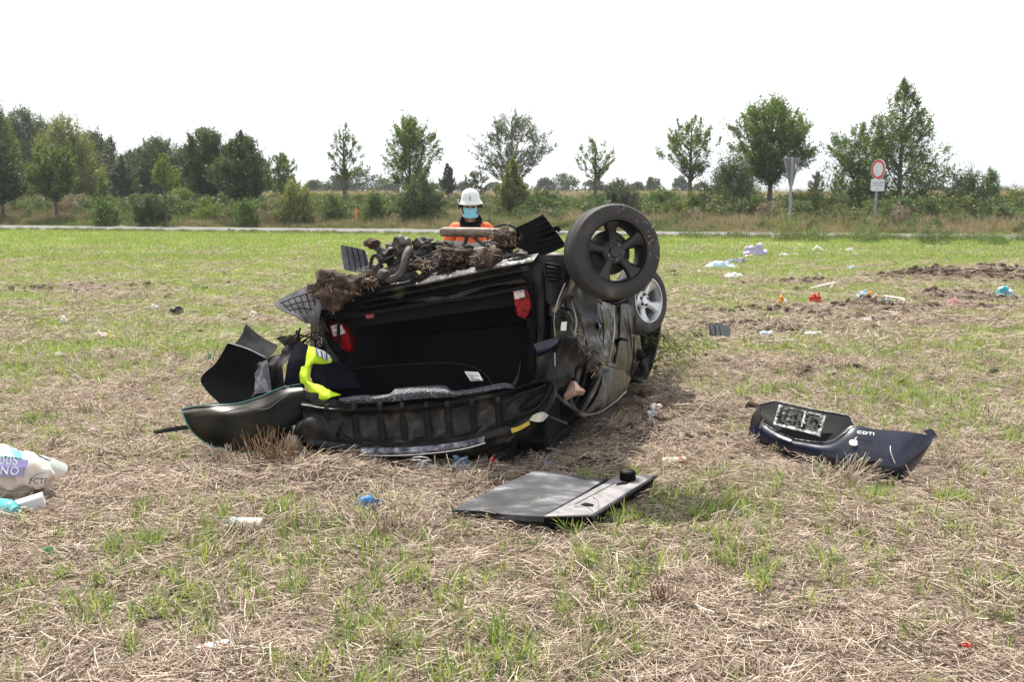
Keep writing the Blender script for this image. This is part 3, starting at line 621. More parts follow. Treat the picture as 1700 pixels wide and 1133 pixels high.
FOAM = mat('pale_foam', [(.3, (.24, .24, .19)), (.7, (.46, .46, .38))], scale=14, rough=.9, bump=.004)
PEACH = mat('pinkish_cloth', [(.3, (.42, .26, .20)), (.7, (.62, .42, .35))], scale=9, rough=.85, bump=.004)
YEL = flat('yellow_tape', (.42, .28, .02), scale=30, rough=.5)

A_ = math.radians(20); LD = Vector((math.sin(A_), math.cos(A_), 0)); WD = Vector((-math.cos(A_), math.sin(A_), 0)); O_ = Vector((.25, 5.93, 0))
def CC(l, w_, h):
    p = O_ + LD * l + WD * w_; p.z = h * (1.18 - .2 * w_ - .11 * l); return p
def rY(px, off=0): return 5.93 + (920 - px) * .00139 + off
def R(px, py, off=0): return P(px, py, rY(px, off))
car = thing('wrecked_car', Vector((.1, 7.0, 0)), 'wrecked black hatchback lying on its roof, boot open, mud on its underside', 'car')
def part(name, VF, m, parent=None, **k): return mk(name, VF, m, parent or car, **k)

# hidden bulk of the body
part('underbody', sheet([[CC(l, w_, .965 + (.02 if (i % 2) else -.02)) for l in (.05, .5, 1.1, 1.7, 2.3, 2.9)] for i, w_ in enumerate((0, .35, .7, 1.05, 1.55))], .03, 5, 5, .02, 5), MMET)
part('left_side', sheet([[CC(l, 1.55 + dw, h) for l in (.03, .8, 1.6, 2.4, 3.0)] for h, dw in ((.95, 0), (.6, .08), (.3, .05), (.04, -.1))], .03, 4, 4, .03, 4, 2), DIRTY)
part('roof', sheet([[CC(l, w_, .07) for l in (.1, .9, 1.7, 2.3)] for w_ in (.05, .8, 1.5)], .03, 4, 4, .03, 4, 5), DIRTY)
part('front_end', sheet([[CC(3.0 + dl, w_, h) for w_ in (-.02, .4, .8, 1.2, 1.55)] for h, dl in ((.96, -.1), (.75, .1), (.45, .12), (.2, -.1), (.04, -.5))], .04, 4, 4, .04, 4, 9), DIRTY)
# boot interior
part('boot_floor', sheet([[CC(l, w_, .93) for l in (.02, .4, .85)] for w_ in (.03, .8, 1.5)], .02, 3, 3, .008, 4), FELT)
part('floor_edge', sheet([[CC(.16, w_, h) for w_ in (.0, .4, .8, 1.2, 1.52)] for h in (1.02, .93, .86)], .02, 3, 2), FELT)
part('boot_lining', sheet([[CC(l, w_, h) for l, w_ in ((.03, .05), (.4, .07), (.84, .12), (.88, .4), (.88, 1.1), (.84, 1.42), (.4, 1.47), (.03, 1.5))] for h in (.95, .6, .3, .03)], .02, 3, 3, .012, 4, 4), FELT)
part('lining_strip', J(tube([CC(.15, .09, .40), CC(.82, .15, .36)], .012), tube([CC(.1, .09, .27), CC(.84, .13, .25)], .01), tube([CC(.84, .2, .3), CC(.86, .9, .3)], .01)), GPLAS)
part('seat_back', sheet([[CC(.86 - .1 * h, w_, h) for w_ in (.2, .5, .8, 1.1, 1.4)] for h in (.75, .55, .35, .1)], .05, 4, 4, .02, 5, 3), FELT)
part('roof_lining', sheet([[CC(l, w_, .10) for l in (.0, .4, .85)] for w_ in (.03, .8, 1.5)], .02, 3, 3, .01, 4), FELT)

# rear cross member over the opening (the car is upside down: floor edge on top)
top = [(522, 508), (560, 494), (600, 484), (660, 468), (720, 457), (791, 441), (840, 430), (895, 420)]
bot = [(537, 534), (570, 518), (610, 508), (660, 499), (720, 487), (780, 476), (832, 466), (866, 460)]
def rowlerp(a, b, t, off): return [R(p[0] + (q[0] - p[0]) * t, p[1] + (q[1] - p[1]) * t, off) for p, q in zip(a, b)]
part('rear_crossmember', sheet([rowlerp(top, bot, .02, .03), rowlerp(top, bot, .14, .0), rowlerp(top, bot, .38, -.045), rowlerp(top, bot, .62, -.01), rowlerp(top, bot, .72, -.03), rowlerp(top, bot, .98, .02), rowlerp(top, bot, 1.05, .12)], .004, 6, 4, .004, 9, 1), DIRTY)
part('seal_strip', tube([R(583, 606, .0), R(556, 580, -.0), R(541, 550, 0), R(537, 534, 0), R(570, 520, -.01), R(696, 494, -.01), R(832, 467, -.01), R(864, 461, -.01), R(878, 470, -.01), R(885, 500, -.01), R(888, 560, -.01), R(886, 632, .0)], .010, 8, 5), PLAS)
# left column
part('left_pillar', sheet([[R(518, 520, .05), R(530, 522, -.01), R(540, 532, .01), R(548, 545, .10)], [R(514, 560, .08), R(526, 560, -.02), R(541, 560, .0), R(552, 565, .12)], [R(516, 600, .08), R(530, 600, -.02), R(556, 590, .0), R(572, 590, .14)], [R(520, 650, .1), R(545, 645, -.02), R(575, 625, .0), R(600, 620, .16)]], .004, 5, 5, .012, 8, 3), DIRTY)
# right column, from the opening to the rear corner of the car
part('right_pillar', sheet([[R(860, 452, .12), R(876, 452, .0), R(892, 440, -.02), R(908, 430, .0), R(925, 428, .05)],
    [R(872, 480, .14), R(886, 482, .0), R(900, 482, -.03), R(912, 500, .02), R(922, 500, .03)],
    [R(876, 540, .14), R(889, 540, .0), R(902, 545, -.03), R(914, 555, .03), R(924, 548, .0)],
    [R(877, 590, .14), R(889, 592, .0), R(898, 592, -.02), R(910, 590, .0), R(922, 590, .0)],
    [R(872, 640, .14), R(887, 640, .0), R(900, 642, -.01), R(912, 640, .0), R(924, 628, .0)]], .004, 6, 7, .009, 10, 6), DIRTY)
part('pillar_bracket', sheet([[R(886, 572, -.05), R(905, 566, -.06), R(928, 560, -.04)], [R(890, 584, -.07), R(908, 580, -.08), R(926, 570, -.05)], [R(892, 594, -.05), R(905, 588, -.06), R(918, 578, -.03)]], .006, 5, 4, .006, 14, 4), PAINT)
# grey bare metal corner with the vent
part('corner_sheet_metal', sheet([[R(842, 432, .0), R(880, 424, .01), R(915, 424, .02), R(944, 424, .05)], [R(850, 446, -.02), R(885, 446, -.01), R(918, 448, -.02), R(940, 452, .04)], [R(862, 458, .0), R(892, 470, .0), R(916, 478, -.01), R(932, 480, .03)], [R(905, 500, .03), R(914, 505, .0), R(920, 500, -.01), R(926, 500, .02)]], .003, 7, 5, .006, 9, 8), GPLAS)
for i, (a, b) in enumerate(((904, 437), (870, 444))):
    if i == 0:
        v = part('air_vent', plate([R(904, 436, -.05), R(930, 440, -.05), R(931, 466, -.05), R(920, 471, -.05), R(906, 464, -.05)], .03), PLAS, bev=.003)
        for k in range(4): mk('vent_slat', box(R(918, 444 + k * 6.5, -.056), (.07, .012, .006), (.4, .1, 0)), GPLAS, v)
    else: part('mounting_plate', box(R(872, 446, -.04), (.05, .008, .035), (0, -.2, 0)), GPLAS, bev=.002)
part('wheel_arch_lip', sheet([[P(942, 388, 6.02), P(952, 392, 5.98), P(958, 396, 6.05)], [P(946, 425, 6.02), P(953, 432, 5.97), P(957, 436, 6.05)], [P(930, 478, 5.97), P(942, 482, 5.93), P(956, 470, 6.05)], [P(912, 512, 5.92), P(922, 520, 5.88), P(938, 500, 6.0)]], .003, 5, 7, .01, 14, 2), SMEAR)

# crushed right side: quarter panel, door skins
q0 = [P(922, 425, 5.98), P(935, 430, 6.05), P(960, 470, 6.3), P(1000, 500, 6.7)]
q1 = [P(914, 500, 5.93), P(935, 510, 5.92), P(962, 530, 6.25), P(996, 540, 6.6)]
q2 = [P(918, 548, 5.92), P(940, 555, 5.92), P(960, 575, 6.02), P(990, 560, 6.45)]
q3 = [P(912, 600, 5.9), P(930, 606, 5.86), P(952, 606, 5.95), P(978, 590, 6.3)]
q4 = [P(908, 645, 5.9), P(920, 650, 5.86), P(938, 634, 6.0), P(950, 620, 6.2)]
part('rear_quarter_panel', sheet([q0, q1, q2, q3, q4], .004, 12, 10, .030, 5.5, 3, True), DIRTY, ang=25)
d0 = [P(990, 500, 6.55), P(1012, 503, 6.85), P(1028, 505, 7.1)]
part('rear_door', sheet([d0, [P(992, 540, 6.45), P(1012, 545, 6.7), P(1026, 548, 6.95)], [P(985, 580, 6.3), P(1006, 590, 6.45), P(1020, 590, 6.75)], [P(978, 606, 6.25), P(998, 618, 6.4), P(1014, 622, 6.7)]], .004, 10, 9, .016, 6, 12, True), SMEAR, ang=25)
part('front_door', sheet([[P(1029, 505, 7.15), P(1045, 506, 7.5), P(1056, 520, 7.9)], [P(1028, 548, 7.0), P(1048, 548, 7.35), P(1062, 555, 7.9)], [P(1022, 590, 6.8), P(1046, 592, 7.15), P(1066, 590, 7.75)], [P(1016, 622, 6.75), P(1038, 628, 7.1), P(1058, 618, 7.7)]], .004, 8, 8, .012, 5, 22), SMEAR, ang=30)
part('door_gap', tube([P(1029, 506, 7.08), P(1028, 548, 6.92), P(1023, 588, 6.72), P(1015, 622, 6.66)], .008, 6, 5), FELT)
part('door_gap', tube([P(1052, 560, 7.3), P(1052, 590, 7.2), P(1047, 622, 7.15)], .006, 6, 5), FELT)
part('metal_edge_highlight', tube([P(938, 470, 5.90), P(926, 500, 5.86), P(920, 530, 5.86), P(922, 560, 5.88)], .0035, 5, 5), GALVM)  # pale strips draw in the edge highlights, as bare metal lines
part('metal_edge_highlight', tube([P(921, 586, 5.90), P(922, 612, 5.88), P(924, 640, 5.90)], .004, 5, 5), GALVM)
part('metal_edge_highlight', tube([P(966, 690, 6.2), P(992, 686, 6.34), P(1018, 670, 6.5), P(1040, 650, 6.7)], .004, 5, 5), GALVM)
for i, q in enumerate([[(948, 500, 5.93), (957, 535, 5.95), (950, 570, 5.93)], [(962, 520, 6.12), (970, 560, 6.04), (984, 600, 6.15)], [(996, 505, 6.5), (1002, 545, 6.5), (1000, 590, 6.35)], [(1018, 510, 6.85), (1020, 550, 6.75), (1012, 600, 6.5)], [(1040, 510, 7.25), (1046, 550, 7.2), (1050, 590, 7.15)]]):
    part('crease', tube([P(*a) for a in q], [.001, .006, .001], 5, 6), [GALVM, FELT, FELT, GALVM, FELT][i])  # pale tubes draw in highlights, black ones the dark of the creases
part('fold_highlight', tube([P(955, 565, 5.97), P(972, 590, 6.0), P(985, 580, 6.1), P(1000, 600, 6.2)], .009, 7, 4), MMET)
h_ = part('door_handle', J(tube([P(1026, 566, 6.80), P(1031, 563, 6.76), P(1040, 565, 6.9)], .012, 8, 3)), PLAS)
part('mirror_stub', blob(P(1060, 590, 7.5), (.05, .06, .05), 2, .35, 2, 3), PLAS)
# side skin bending to the ground round the window opening
part('door_skin', sheet([[P(1004, 600, 6.45), P(1022, 606, 6.6), P(1048, 628, 6.9)], [P(998, 640, 6.35), P(1018, 648, 6.45), P(1040, 650, 6.75)], [P(984, 672, 6.28), P(1004, 674, 6.35), P(1020, 668, 6.6)], [P(966, 688, 6.25), P(978, 690, 6.28), P(992, 686, 6.4)]], .006, 6, 6, .008, 6, 32), SMEAR)
part('door_frame', J(tube([P(962, 612, 6.15), P(955, 640, 6.12), P(946, 662, 6.12), P(957, 684, 6.15), P(972, 690, 6.2)], .016, 8, 5), tube([P(1002, 602, 6.4), P(990, 640, 6.3), P(975, 668, 6.25), P(962, 688, 6.22)], .014, 8, 5), tube([P(978, 588, 6.15), P(1000, 604, 6.25), P(1030, 612, 6.5)], .009, 7, 4)), MMET)
part('window_interior', sheet([[P(930, 600, 6.35), P(965, 600, 6.5), P(1010, 605, 6.9)], [P(925, 640, 6.3), P(960, 645, 6.45), P(1005, 645, 6.8)], [P(925, 690, 6.3), P(955, 692, 6.4), P(990, 690, 6.7)]], .02, 4, 4, .03, 5, 7), PLAS)
part('window_trim', J(tube([P(976, 596, 6.3), P(966, 640, 6.25), P(952, 672, 6.2)], .018, 8, 4), tube([P(990, 604, 6.36), P(980, 645, 6.3), P(962, 680, 6.24)], .012, 8, 4)), PLASD)
part('sill_rail', J(tube([P(922, 655, 5.98), P(940, 670, 6.0), P(962, 686, 6.02)], .012, 7, 3), tube([P(905, 690, 5.85), P(930, 700, 5.88), P(940, 704, 5.95)], .010, 7, 3), tube([P(920, 585, 5.95), P(921, 615, 5.93), P(924, 640, 5.93)], .006, 6, 2)), MMET)
part('torn_lining', sheet([[P(946, 636, 6.02), P(954, 632, 5.98), P(962, 640, 6.05)], [P(938, 655, 6.0), P(956, 650, 5.94), P(973, 650, 6.03)], [P(940, 665, 6.05), P(952, 660, 6.0), P(966, 655, 6.08)]], .002, 6, 6, .02, 12, 5), PEACH)
part('white_sticker', sheet([[R(932, 535, -.09), R(941, 534, -.09)], [R(930, 549, -.10), R(940, 549, -.10)]], .002, 6, 6, .012, 20, 5), WHITE)
for i in (0, 2, 5, 7):                                                     # torn sheet edges and dents along the side
    a = [(935, 490, 5.93), (955, 560, 5.98), (975, 585, 6.1), (948, 520, 6.0), (990, 565, 6.3), (1050, 530, 7.3), (962, 605, 5.98), (925, 520, 5.86), (1064, 600, 7.55)][i]
    p = P(*a); rr = random.Random(i)
    q = [[p + Vector((rr.uniform(-.02, .02) + u * .03, rr.uniform(-.02, .02), rr.uniform(-.02, .02) - v * .05)) for u in range(3)] for v in range(3)]
    part('torn_panel_edge', sheet(q, .003, 3, 3, .02, 11, i), [SMEAR, DIRTY, MMET][i % 3])

# wheels
def wheel(name, c, nrm, Rt, wd, rimm, label):
    """tyre + five spoke rim, outer face along nrm"""
    n = Vector(nrm).normalized(); root = mk(name, lathe([(Rt * .30, -wd * .55), (Rt * .32, -wd * .25), (Rt * .20, -wd * .2), (.001, -wd * .2)], c, n, 28), RIMB, car, label=label)
    u = (Vector((0, 0, 1)) - n * n.z).normalized(); v = n.cross(u); rb = Rt * .655
    t = [(rb, .42), (rb * 1.03, .50), (rb * 1.10, .535), (Rt * .80, .56), (Rt * .90, .545), (Rt * .955, .50), (Rt * .985, .42), (Rt, .30)]
    gro = []
    for g in (.30, .12, -.12, -.30): gro += [(Rt, g + .03), (Rt * .978, g + .02), (Rt * .978, g - .02), (Rt, g - .03)]
    prof = t[:-1] + gro + [(r, -h) for r, h in t[::-1][1:]] + [(rb * .97, -.3), (rb * .97, .3)]
    ty = mk('tyre', lathe([(r, h * wd) for r, h in prof], c, n, 72, True), RUB, root, ang=25)
    rim = mk('rim', J(lathe([(rb * 1.035, wd * .50), (rb * 1.05, wd * .535), (rb * 1.01, wd * .535), (rb * .97, wd * .44), (rb * .93, wd * .34), (rb * .91, -wd * .3), (rb * .99, -wd * .45), (rb * .99, -wd * .3), (rb * .95, wd * .3)], c, n, 60, True),
        lathe([(.001, .30 * wd), (.030, .30 * wd), (.034, .24 * wd), (.062, .27 * wd), (.075, .20 * wd), (.075, .02 * wd), (.001, 0)], c, n, 30)), rimm, root, ang=30)
    for k in range(5):
        a = 2 * math.pi * k / 5 + (.12 if rimm is RIMB else .5); er = u * math.cos(a) + v * math.sin(a); et = -u * math.sin(a) + v * math.cos(a)
        rowsA = []
        for rr_, hw_, hh in ((.055, .036, .24), (rb * .42, .030, .22), (rb * .66, .033, .28), (rb * .84, .046, .36), (rb * .96, .058, .42)):
            pc = c + er * rr_ + n * (hh * wd); rowsA.append([pc - et * hw_ - n * .018, pc - et * hw_ * .55 + n * .004, pc + et * hw_ * .55 + n * .004, pc + et * hw_ - n * .018])
        mk('spoke', sheet(rowsA, .02, 4, 4), rimm, root, ang=50)
        a2 = a + math.pi / 5; pb = c + (u * math.cos(a2) + v * math.sin(a2)) * .045
        mk('wheel_bolt', lathe([(.009, wd * .24), (.009, wd * .31), (.006, wd * .325), (.0005, wd * .325)], pb, n, 8), MMET if rimm is RIMB else PLAS, root)
    mk('brake_disc', lathe([(.13, -.02), (.13, .0), (.05, .02), (.001, .02)], c - n * wd * .25, n, 30), MMET, root)
    return root
wr = wheel('rear_wheel', P(1016, 419, 5.72), (.30, -.94, .12), .274, .165, RIMB, 'muddy tyre on a black five spoke steel rim, sticking up')
wf = wheel('front_wheel', P(1062, 499, 7.85), (.72, -.68, .12), .262, .17, RIMS, 'smaller looking tyre on a silver five spoke rim')
rr = random.Random(3); V, F = [], []
for i in range(30):                                                        # dry stalks stuck to the tyre
    a = rr.uniform(-.5, 2.2); c = P(1017, 412, 5.52) + Vector((math.sin(a) * .24 * rr.uniform(.8, 1.05), 0.02, math.cos(a) * .24 * rr.uniform(.8, 1.05)))
    V, F = J((V, F), tube([c, c + Vector((rr.uniform(-.02, .02), rr.uniform(-.02, .01), rr.uniform(-.02, .02)))], 0.0008, 3))
mk('stuck_straw', (V, F), STRAW, wr, kind='stuff')
part('axle_arm', J(tube([P(985, 425, 6.0), P(930, 430, 6.3), P(860, 425, 6.6)], [.03, .04, .04], 10, 3), tube([P(1000, 440, 5.95), P(950, 470, 6.25)], .022, 8)), MMET)
part('brake_hose', tube([P(1000, 494, 5.95), P(1020, 505, 5.85), P(1036, 500, 5.9), P(1044, 488, 6.0)], .008, 8, 5), PLAS)
part('strut', tube([P(1065, 470, 8.0), P(1040, 480, 8.2), P(1010, 480, 8.3)], .04, 8, 2), MMET)
part('lower_front_corner', sheet([[P(1055, 590, 7.7), P(1070, 596, 7.7), P(1074, 592, 7.9)], [P(1050, 615, 7.6), P(1068, 618, 7.5), P(1073, 612, 7.8)], [P(1040, 632, 7.3), P(1062, 634, 7.3), P(1072, 630, 7.7)]], .02, 5, 5, .03, 8, 2), PLAS)

# underside clutter, back to front
def mlump(name, px, py, Y, rx, ry, rz, m, s, amp=.45): return part(name, blob(P(px, py, Y), (rx, ry, rz), 3, amp, 2.0, s), m)
part('exhaust_silencer', tube([P(731, 385, 6.42), P(733, 385, 6.415), P(737, 385, 6.41), P(800, 386, 6.36), P(868, 389, 6.3), P(874, 389, 6.3)], [.012, .026, .031, .032, .032, .026], 20), RUST)
part('exhaust_strap', J(tube([P(775, 392, 6.38), P(772, 404, 6.4), P(764, 412, 6.4)], .012, 8, 3), tube([P(785, 392, 6.35), P(800, 405, 6.4), P(815, 410, 6.45)], .012, 8, 3)), MMET)
part('fuel_tank', sheet([[P(690, 420, 6.9), P(740, 404, 6.85), P(800, 402, 6.8), P(845, 402, 6.8)], [P(690, 430, 6.6), P(740, 412, 6.5), P(800, 410, 6.5), P(850, 412, 6.5)], [P(700, 450, 6.4), P(745, 440, 6.35), P(800, 432, 6.3), P(850, 430, 6.3)]], .05, 6, 6, .02, 6, 4), GPLAS)
part('rear_axle', tube([P(600, 462, 6.62), P(640, 456, 6.55), P(690, 440, 6.52), P(745, 428, 6.48), P(800, 420, 6.46), P(850, 412, 6.42)], [.035, .045, .04, .045, .04, .04], 12, 4), MMET)
part('coil_spring', tube([P(655, 404 + .35 * k, 6.6) + Vector((.05 * math.cos(k * .8), .05 * math.sin(k * .8), 0)) for k in range(48)], .011, 6), RUST)
part('shock_absorber', tube([P(612, 402, 6.7), P(632, 415, 6.65), P(655, 440, 6.6)], [.02, .03, .03], 10, 3), MMET)
for i, (px, py, w_, h, m, s) in enumerate([(668, 408, .055, .06, MMET, 1), (702, 404, .07, .04, MMET, 2), (735, 408, .08, .035, GPLAS, 3), (618, 404, .05, .035, MUD, 4), (640, 425, .06, .05, MMET, 5), 
                                           (665, 438, .07, .045, MMET, 7), (623, 446, .05, .03, MMET, 8), (700, 425, .08, .05, MMET, 9), (815, 410, .07, .045, MMET, 10), (845, 398, .05, .05, MUD, 11), (870, 400, .04, .05, MMET, 13)]):
    mlump('underbody_bracket', px, py, 6.55 if i else 6.5, w_, .06, h, m, s, .6)
rr = random.Random(77)
for i in range(26):
    px = 575 + i * 11.5; py = 500 - (px - 575) * .222 - 14 + rr.uniform(-4, 5); part('underbody_bracket', [box(P(px, py, rY(px, .22)), (rr.uniform(.05, .13), .08, rr.uniform(.02, .045)), (rr.uniform(-.6, .6), rr.uniform(-.5, .5), rr.uniform(-.5, .5))), blob(P(px, py, rY(px, .2)), (.06, .06, .035), 2, .7, 2, i)][i % 2], [MMET, MMET, GPLAS, MUD][i % 4], bev=.004 if i % 2 == 0 else 0)
part('suspension_arm', J(tube([P(630, 450, 6.42), P(640, 462, 6.34), P(655, 462, 6.3), P(668, 450, 6.3), P(675, 425, 6.34), P(680, 415, 6.4)], [.02, .026, .024, .024, .028, .03], 10, 4), blob(P(637, 456, 6.33), (.045, .045, .04), 2, .2, 2, 4)), MMET)
for q_, r_ in (([P(615, 445, 6.4), P(618, 428, 6.42), P(627, 424, 6.42), P(633, 432, 6.4)], .012), ([P(630, 440, 6.45), P(655, 425, 6.45), P(700, 428, 6.4), P(720, 420, 6.4)], .008), ([P(820, 378, 6.5), P(838, 373, 6.45), P(856, 378, 6.4), P(862, 392, 6.35)], .007)): part('fuel_line', tube(q_, r_, 7, 5), GPLAS)
part('heat_shield', plate([P(822, 398, 6.3), P(850, 390, 6.3), P(862, 410, 6.28), P(838, 420, 6.26)], .01), GPLAS)
# splash guards
g1 = part('splash_guard', sheet([[P(566, 407, 6.75), P(590, 411, 6.72), P(606, 416, 6.7)], [P(568, 430, 6.7), P(592, 433, 6.68), P(612, 436, 6.66)], [P(572, 448, 6.66), P(595, 452, 6.62), P(616, 450, 6.6)]], .006, 4, 4, .002, 5), DUSTY, label='upright pale grey ribbed guard at upper left')
for k in range(4): mk('rib', tube([P(575 + k * 9, 410 + k * 1.6, 6.73 - k * .01), P(582 + k * 9, 448 - k * .2, 6.62)], .0035, 5), PLAS, g1)
g2 = part('splash_guard', sheet([[P(454, 504, 6.55), P(490, 484, 6.6), P(515, 475, 6.6), P(538, 474, 6.5)], [P(462, 512, 6.5), P(490, 505, 6.52), P(512, 502, 6.5), P(535, 505, 6.45)], [P(485, 522, 6.45), P(500, 525, 6.45), P(512, 528, 6.42), P(530, 530, 6.4)], [P(505, 534, 6.42), P(512, 537, 6.42), P(518, 539, 6.4), P(528, 540, 6.4)]], .008, 5, 5, .006, 6, 3), DUSTY, label='mudguard with a quilted grid of ribs, jutting out at left')
for k in range(6): mk('rib', tube([P(468 + k * 10, 502 - k * 3.6, 6.5), P(482 + k * 9, 518 + k * 1.0, 6.44)], .004, 5), GPLAS, g2)
for k in range(3): mk('rib', tube([P(465 + k * 8, 504 + k * 6, 6.49 - k * .015), P(490 + k * 5, 494 + k * 9, 6.5 - k * .02), P(522, 484 + k * 15, 6.48 - k * .015)], .004, 5, 3), GPLAS, g2)
g3 = part('splash_guard', sheet([[P(851, 380, 6.3), P(878, 368, 6.25), P(901, 356, 6.2)], [P(858, 402, 6.25), P(890, 392, 6.2), P(918, 378, 6.15)], [P(864, 424, 6.2), P(900, 424, 6.15), P(940, 408, 6.1)]], .006, 6, 6, .004, 6, 4), PLAS, label='dark mudguard with ridges, raised beside the rear wheel')
for k in range(7): mk('rib', tube([P(882 + k * 6.8, 366 + k * 7.5 + 2, 6.2 - k * .012), P(902 + k * 5.8, 357 + k * 8.0 + 2, 6.17 - k * .012)], .006, 5), PLASD, g3)
for k in range(5): mk('rib', tube([P(880 + k * 3, 388 + k * 8, 6.17), P(905 + k * 6, 378 + k * 8, 6.14)], .004, 5), PLASD, g3)
part('bump_stop', J(tube([P(917, 384, 6.15), P(924, 378, 6.15), P(929, 384, 6.15)], .014, 8, 3)), PLAS)

# tail lamps
def lamp(out, inset, offs):
    l = part('tail_lamp', plate([R(x, y, offs) for x, y in out], .05), RED, bev=.006)
    mk('reversing_lens', plate([R(x, y, offs - .012) for x, y in inset], .02), CLR, l, bev=.004)
    cx = sum(x for x, y in out) / len(out); cy = sum(y for x, y in out) / len(out)
    mk('lamp_rim', tube([R(cx + (x - cx) * 1.06, cy + (y - cy) * 1.04, offs) for x, y in out + out[:1]], .005, 6), PLAS, l)
    return l
lamp([(849, 480), (869, 473), (879, 488), (883, 510), (873, 531), (858, 524), (852, 497)], [(852.5, 481), (869, 477), (872, 494), (854, 498)], .035)
lamp([(544, 540), (566, 534), (582, 562), (584, 576), (580, 587), (567, 580), (551, 563)], [(548, 542), (564, 537), (573, 554), (553, 560)], .06)
part('towing_eye_cover', blob(R(614, 524, .05), (.03, .02, .022), 2, .3, 2, 3), flat('faded_pink', (.45, .10, .13), scale=12, rough=.6), label='faded pink round cap inside the boot edge')

# boot board with its label
sh = part('boot_board', sheet([[R(545, 632, -.05), R(562, 620, .0), R(590, 613, .02), R(660, 607, .02), R(732, 604, .0), R(770, 607, -.02), R(800, 618, -.04), R(818, 640, -.08)], [R(548, 650, -.09), R(568, 648, -.08), R(595, 645, -.08), R(660, 640, -.08), R(732, 636, -.1), R(770, 638, -.1), R(800, 642, -.11), R(820, 652, -.12)], [R(560, 668, -.13), R(575, 668, -.13), R(600, 668, -.13), R(660, 668, -.14), R(732, 664, -.15), R(770, 662, -.15), R(800, 660, -.15), R(822, 660, -.15)]], .012, 5, 5, .002, 4), SHELF)
mk('edge_piping', tube([R(545, 631, -.055), R(562, 619, -.005), R(590, 612, .015), R(660, 606, .015), R(732, 603, -.005), R(770, 606, -.025), R(800, 617, -.045), R(818, 639, -.085)], .003, 6, 5), GPLAS, sh)
st = mk('label_sticker', plate([R(771, 617, -.075), R(794, 618, -.08), R(802, 632, -.12), R(781, 633, -.11)], .002), WHITE, sh)
for k in range(4): mk('printed_line', plate([R(775 + k * 2, 619.5 + k * 3.4, -.083 - k * .01), R(792 + k * 1.4 - (k == 2) * 8, 620.5 + k * 3.3, -.087 - k * .01), R(793 + k * 1.4 - (k == 2) * 8, 621.8 + k * 3.3, -.09 - k * .01), R(776 + k * 2, 620.8 + k * 3.4, -.086 - k * .01)], .001), INK, sh)
part('boot_strap', tube([R(864, 600, .02), R(861, 620, -.02), R(855, 636, -.08), R(846, 646, -.1)], [.003, .006, .012, .014], 6, 5), GPLAS)

# tailgate, inner side out
tg = thing('tailgate', Vector((0, 0, 0)), None, None); tg.parent = car; tg.location = Vector((0, 5.8, 0)) - car.location
def TP(px, py, off=0):                                                     # the tailgate's leaning plane
    return P(px, py, 5.98 - (px - 500) * .00055 - (py - 640) * .0014 + off)
tt = [(500, 668), (560, 676), (620, 675), (680, 672), (740, 665), (800, 656), (850, 645), (895, 630), (918, 634)]
tb = [(512, 752), (560, 760), (620, 762), (680, 762), (740, 757), (800, 747), (850, 728), (888, 700), (922, 655)]
def trow(t, off): return [TP(a[0] + (b[0] - a[0]) * t, a[1] + (b[1] - a[1]) * t, off) for a, b in zip(tt, tb)]
mk('inner_frame', sheet([trow(0, .05), trow(.04, -.02), trow(.1, -.01), trow(.2, .02), trow(.5, .035), trow(.62, .02), trow(.72, -.015), trow(.84, -.02), trow(.9, .01), trow(1, .03)], .006, 7, 4, .006, 7, 9), DIRTY, tg)
for px in (545, 592, 634, 672, 706, 745, 784, 822):
    k = (px - 500) / 420; px += random.Random(px).uniform(-5, 5); yt = 676 - 12 * k - 30 * max(0, k - .6); yb = 734 - 4 * k - 40 * max(0, k - .62)
    mk('rib', sheet([[TP(px - 6 + j * 4, yt, .006 - (.009 if j in (1, 2) else 0)) for j in range(4)], [TP(px - 4 + j * 4, (yt + yb) / 2, .022 - (.010 if j in (1, 2) else 0)) for j in range(4)], [TP(px + j * 4, yb, .006 - (.009 if j in (1, 2) else 0)) for j in range(4)]], .006, 3, 3, .003, 9, px), PLASD, tg)
    mk('frame_clip', box(TP(px, yt + 2, -.03), (.026, .014, .034), (0, .1, 0)), GPLAS, tg, bev=.002)
mk('lower_edge', tube([TP(560, 716, -.03), TP(600, 735, -.035), TP(660, 737, -.035), TP(720, 731, -.035), TP(770, 722, -.035), TP(800, 708, -.03)], [.007] * 6, 7, 4), PLASD, tg)
rr = random.Random(8)
for px, py in ((631, 682), (679, 680), (621, 730), (693, 725), (770, 716), (845, 703)):
    mk('screw', lathe([(.005, 0), (.005, .004), (.001, .006)], TP(px, py, -.02), (0, -1, .2), 8), MMET, tg)
for a in ((606, 708, 628, 711), (642, 711, 664, 711), (681, 711, 700, 710), (715, 707, 742, 704), (748, 681, 775, 676), (795, 688, 812, 682)):
    mk('scratch_strip', tube([TP(a[0] + 3, a[1], -.01), TP(a[2] - 4, a[3], -.01)], .0018, 4), MMET, tg)
mk('lamp_ring', tube([TP(886 + 22 * math.cos(k * .5236) - 7 * math.sin(k * .5236), 662 + 12 * math.sin(k * .5236) - 11 * math.cos(k * .5236) + 3, -.03) for k in range(13)], .010, 8, 2), PLAS, tg)
mk('lamp_bracket', J(tube([TP(835, 688, -.03), TP(842, 672, -.03), TP(862, 656, -.03), TP(888, 648, -.03), TP(908, 640, -.03)], .009, 7, 4), tube([TP(840, 700, -.03), TP(862, 692, -.04), TP(890, 680, -.04), TP(908, 658, -.04), TP(916, 640, -.03)], .011, 7, 4)), PLASD, tg)
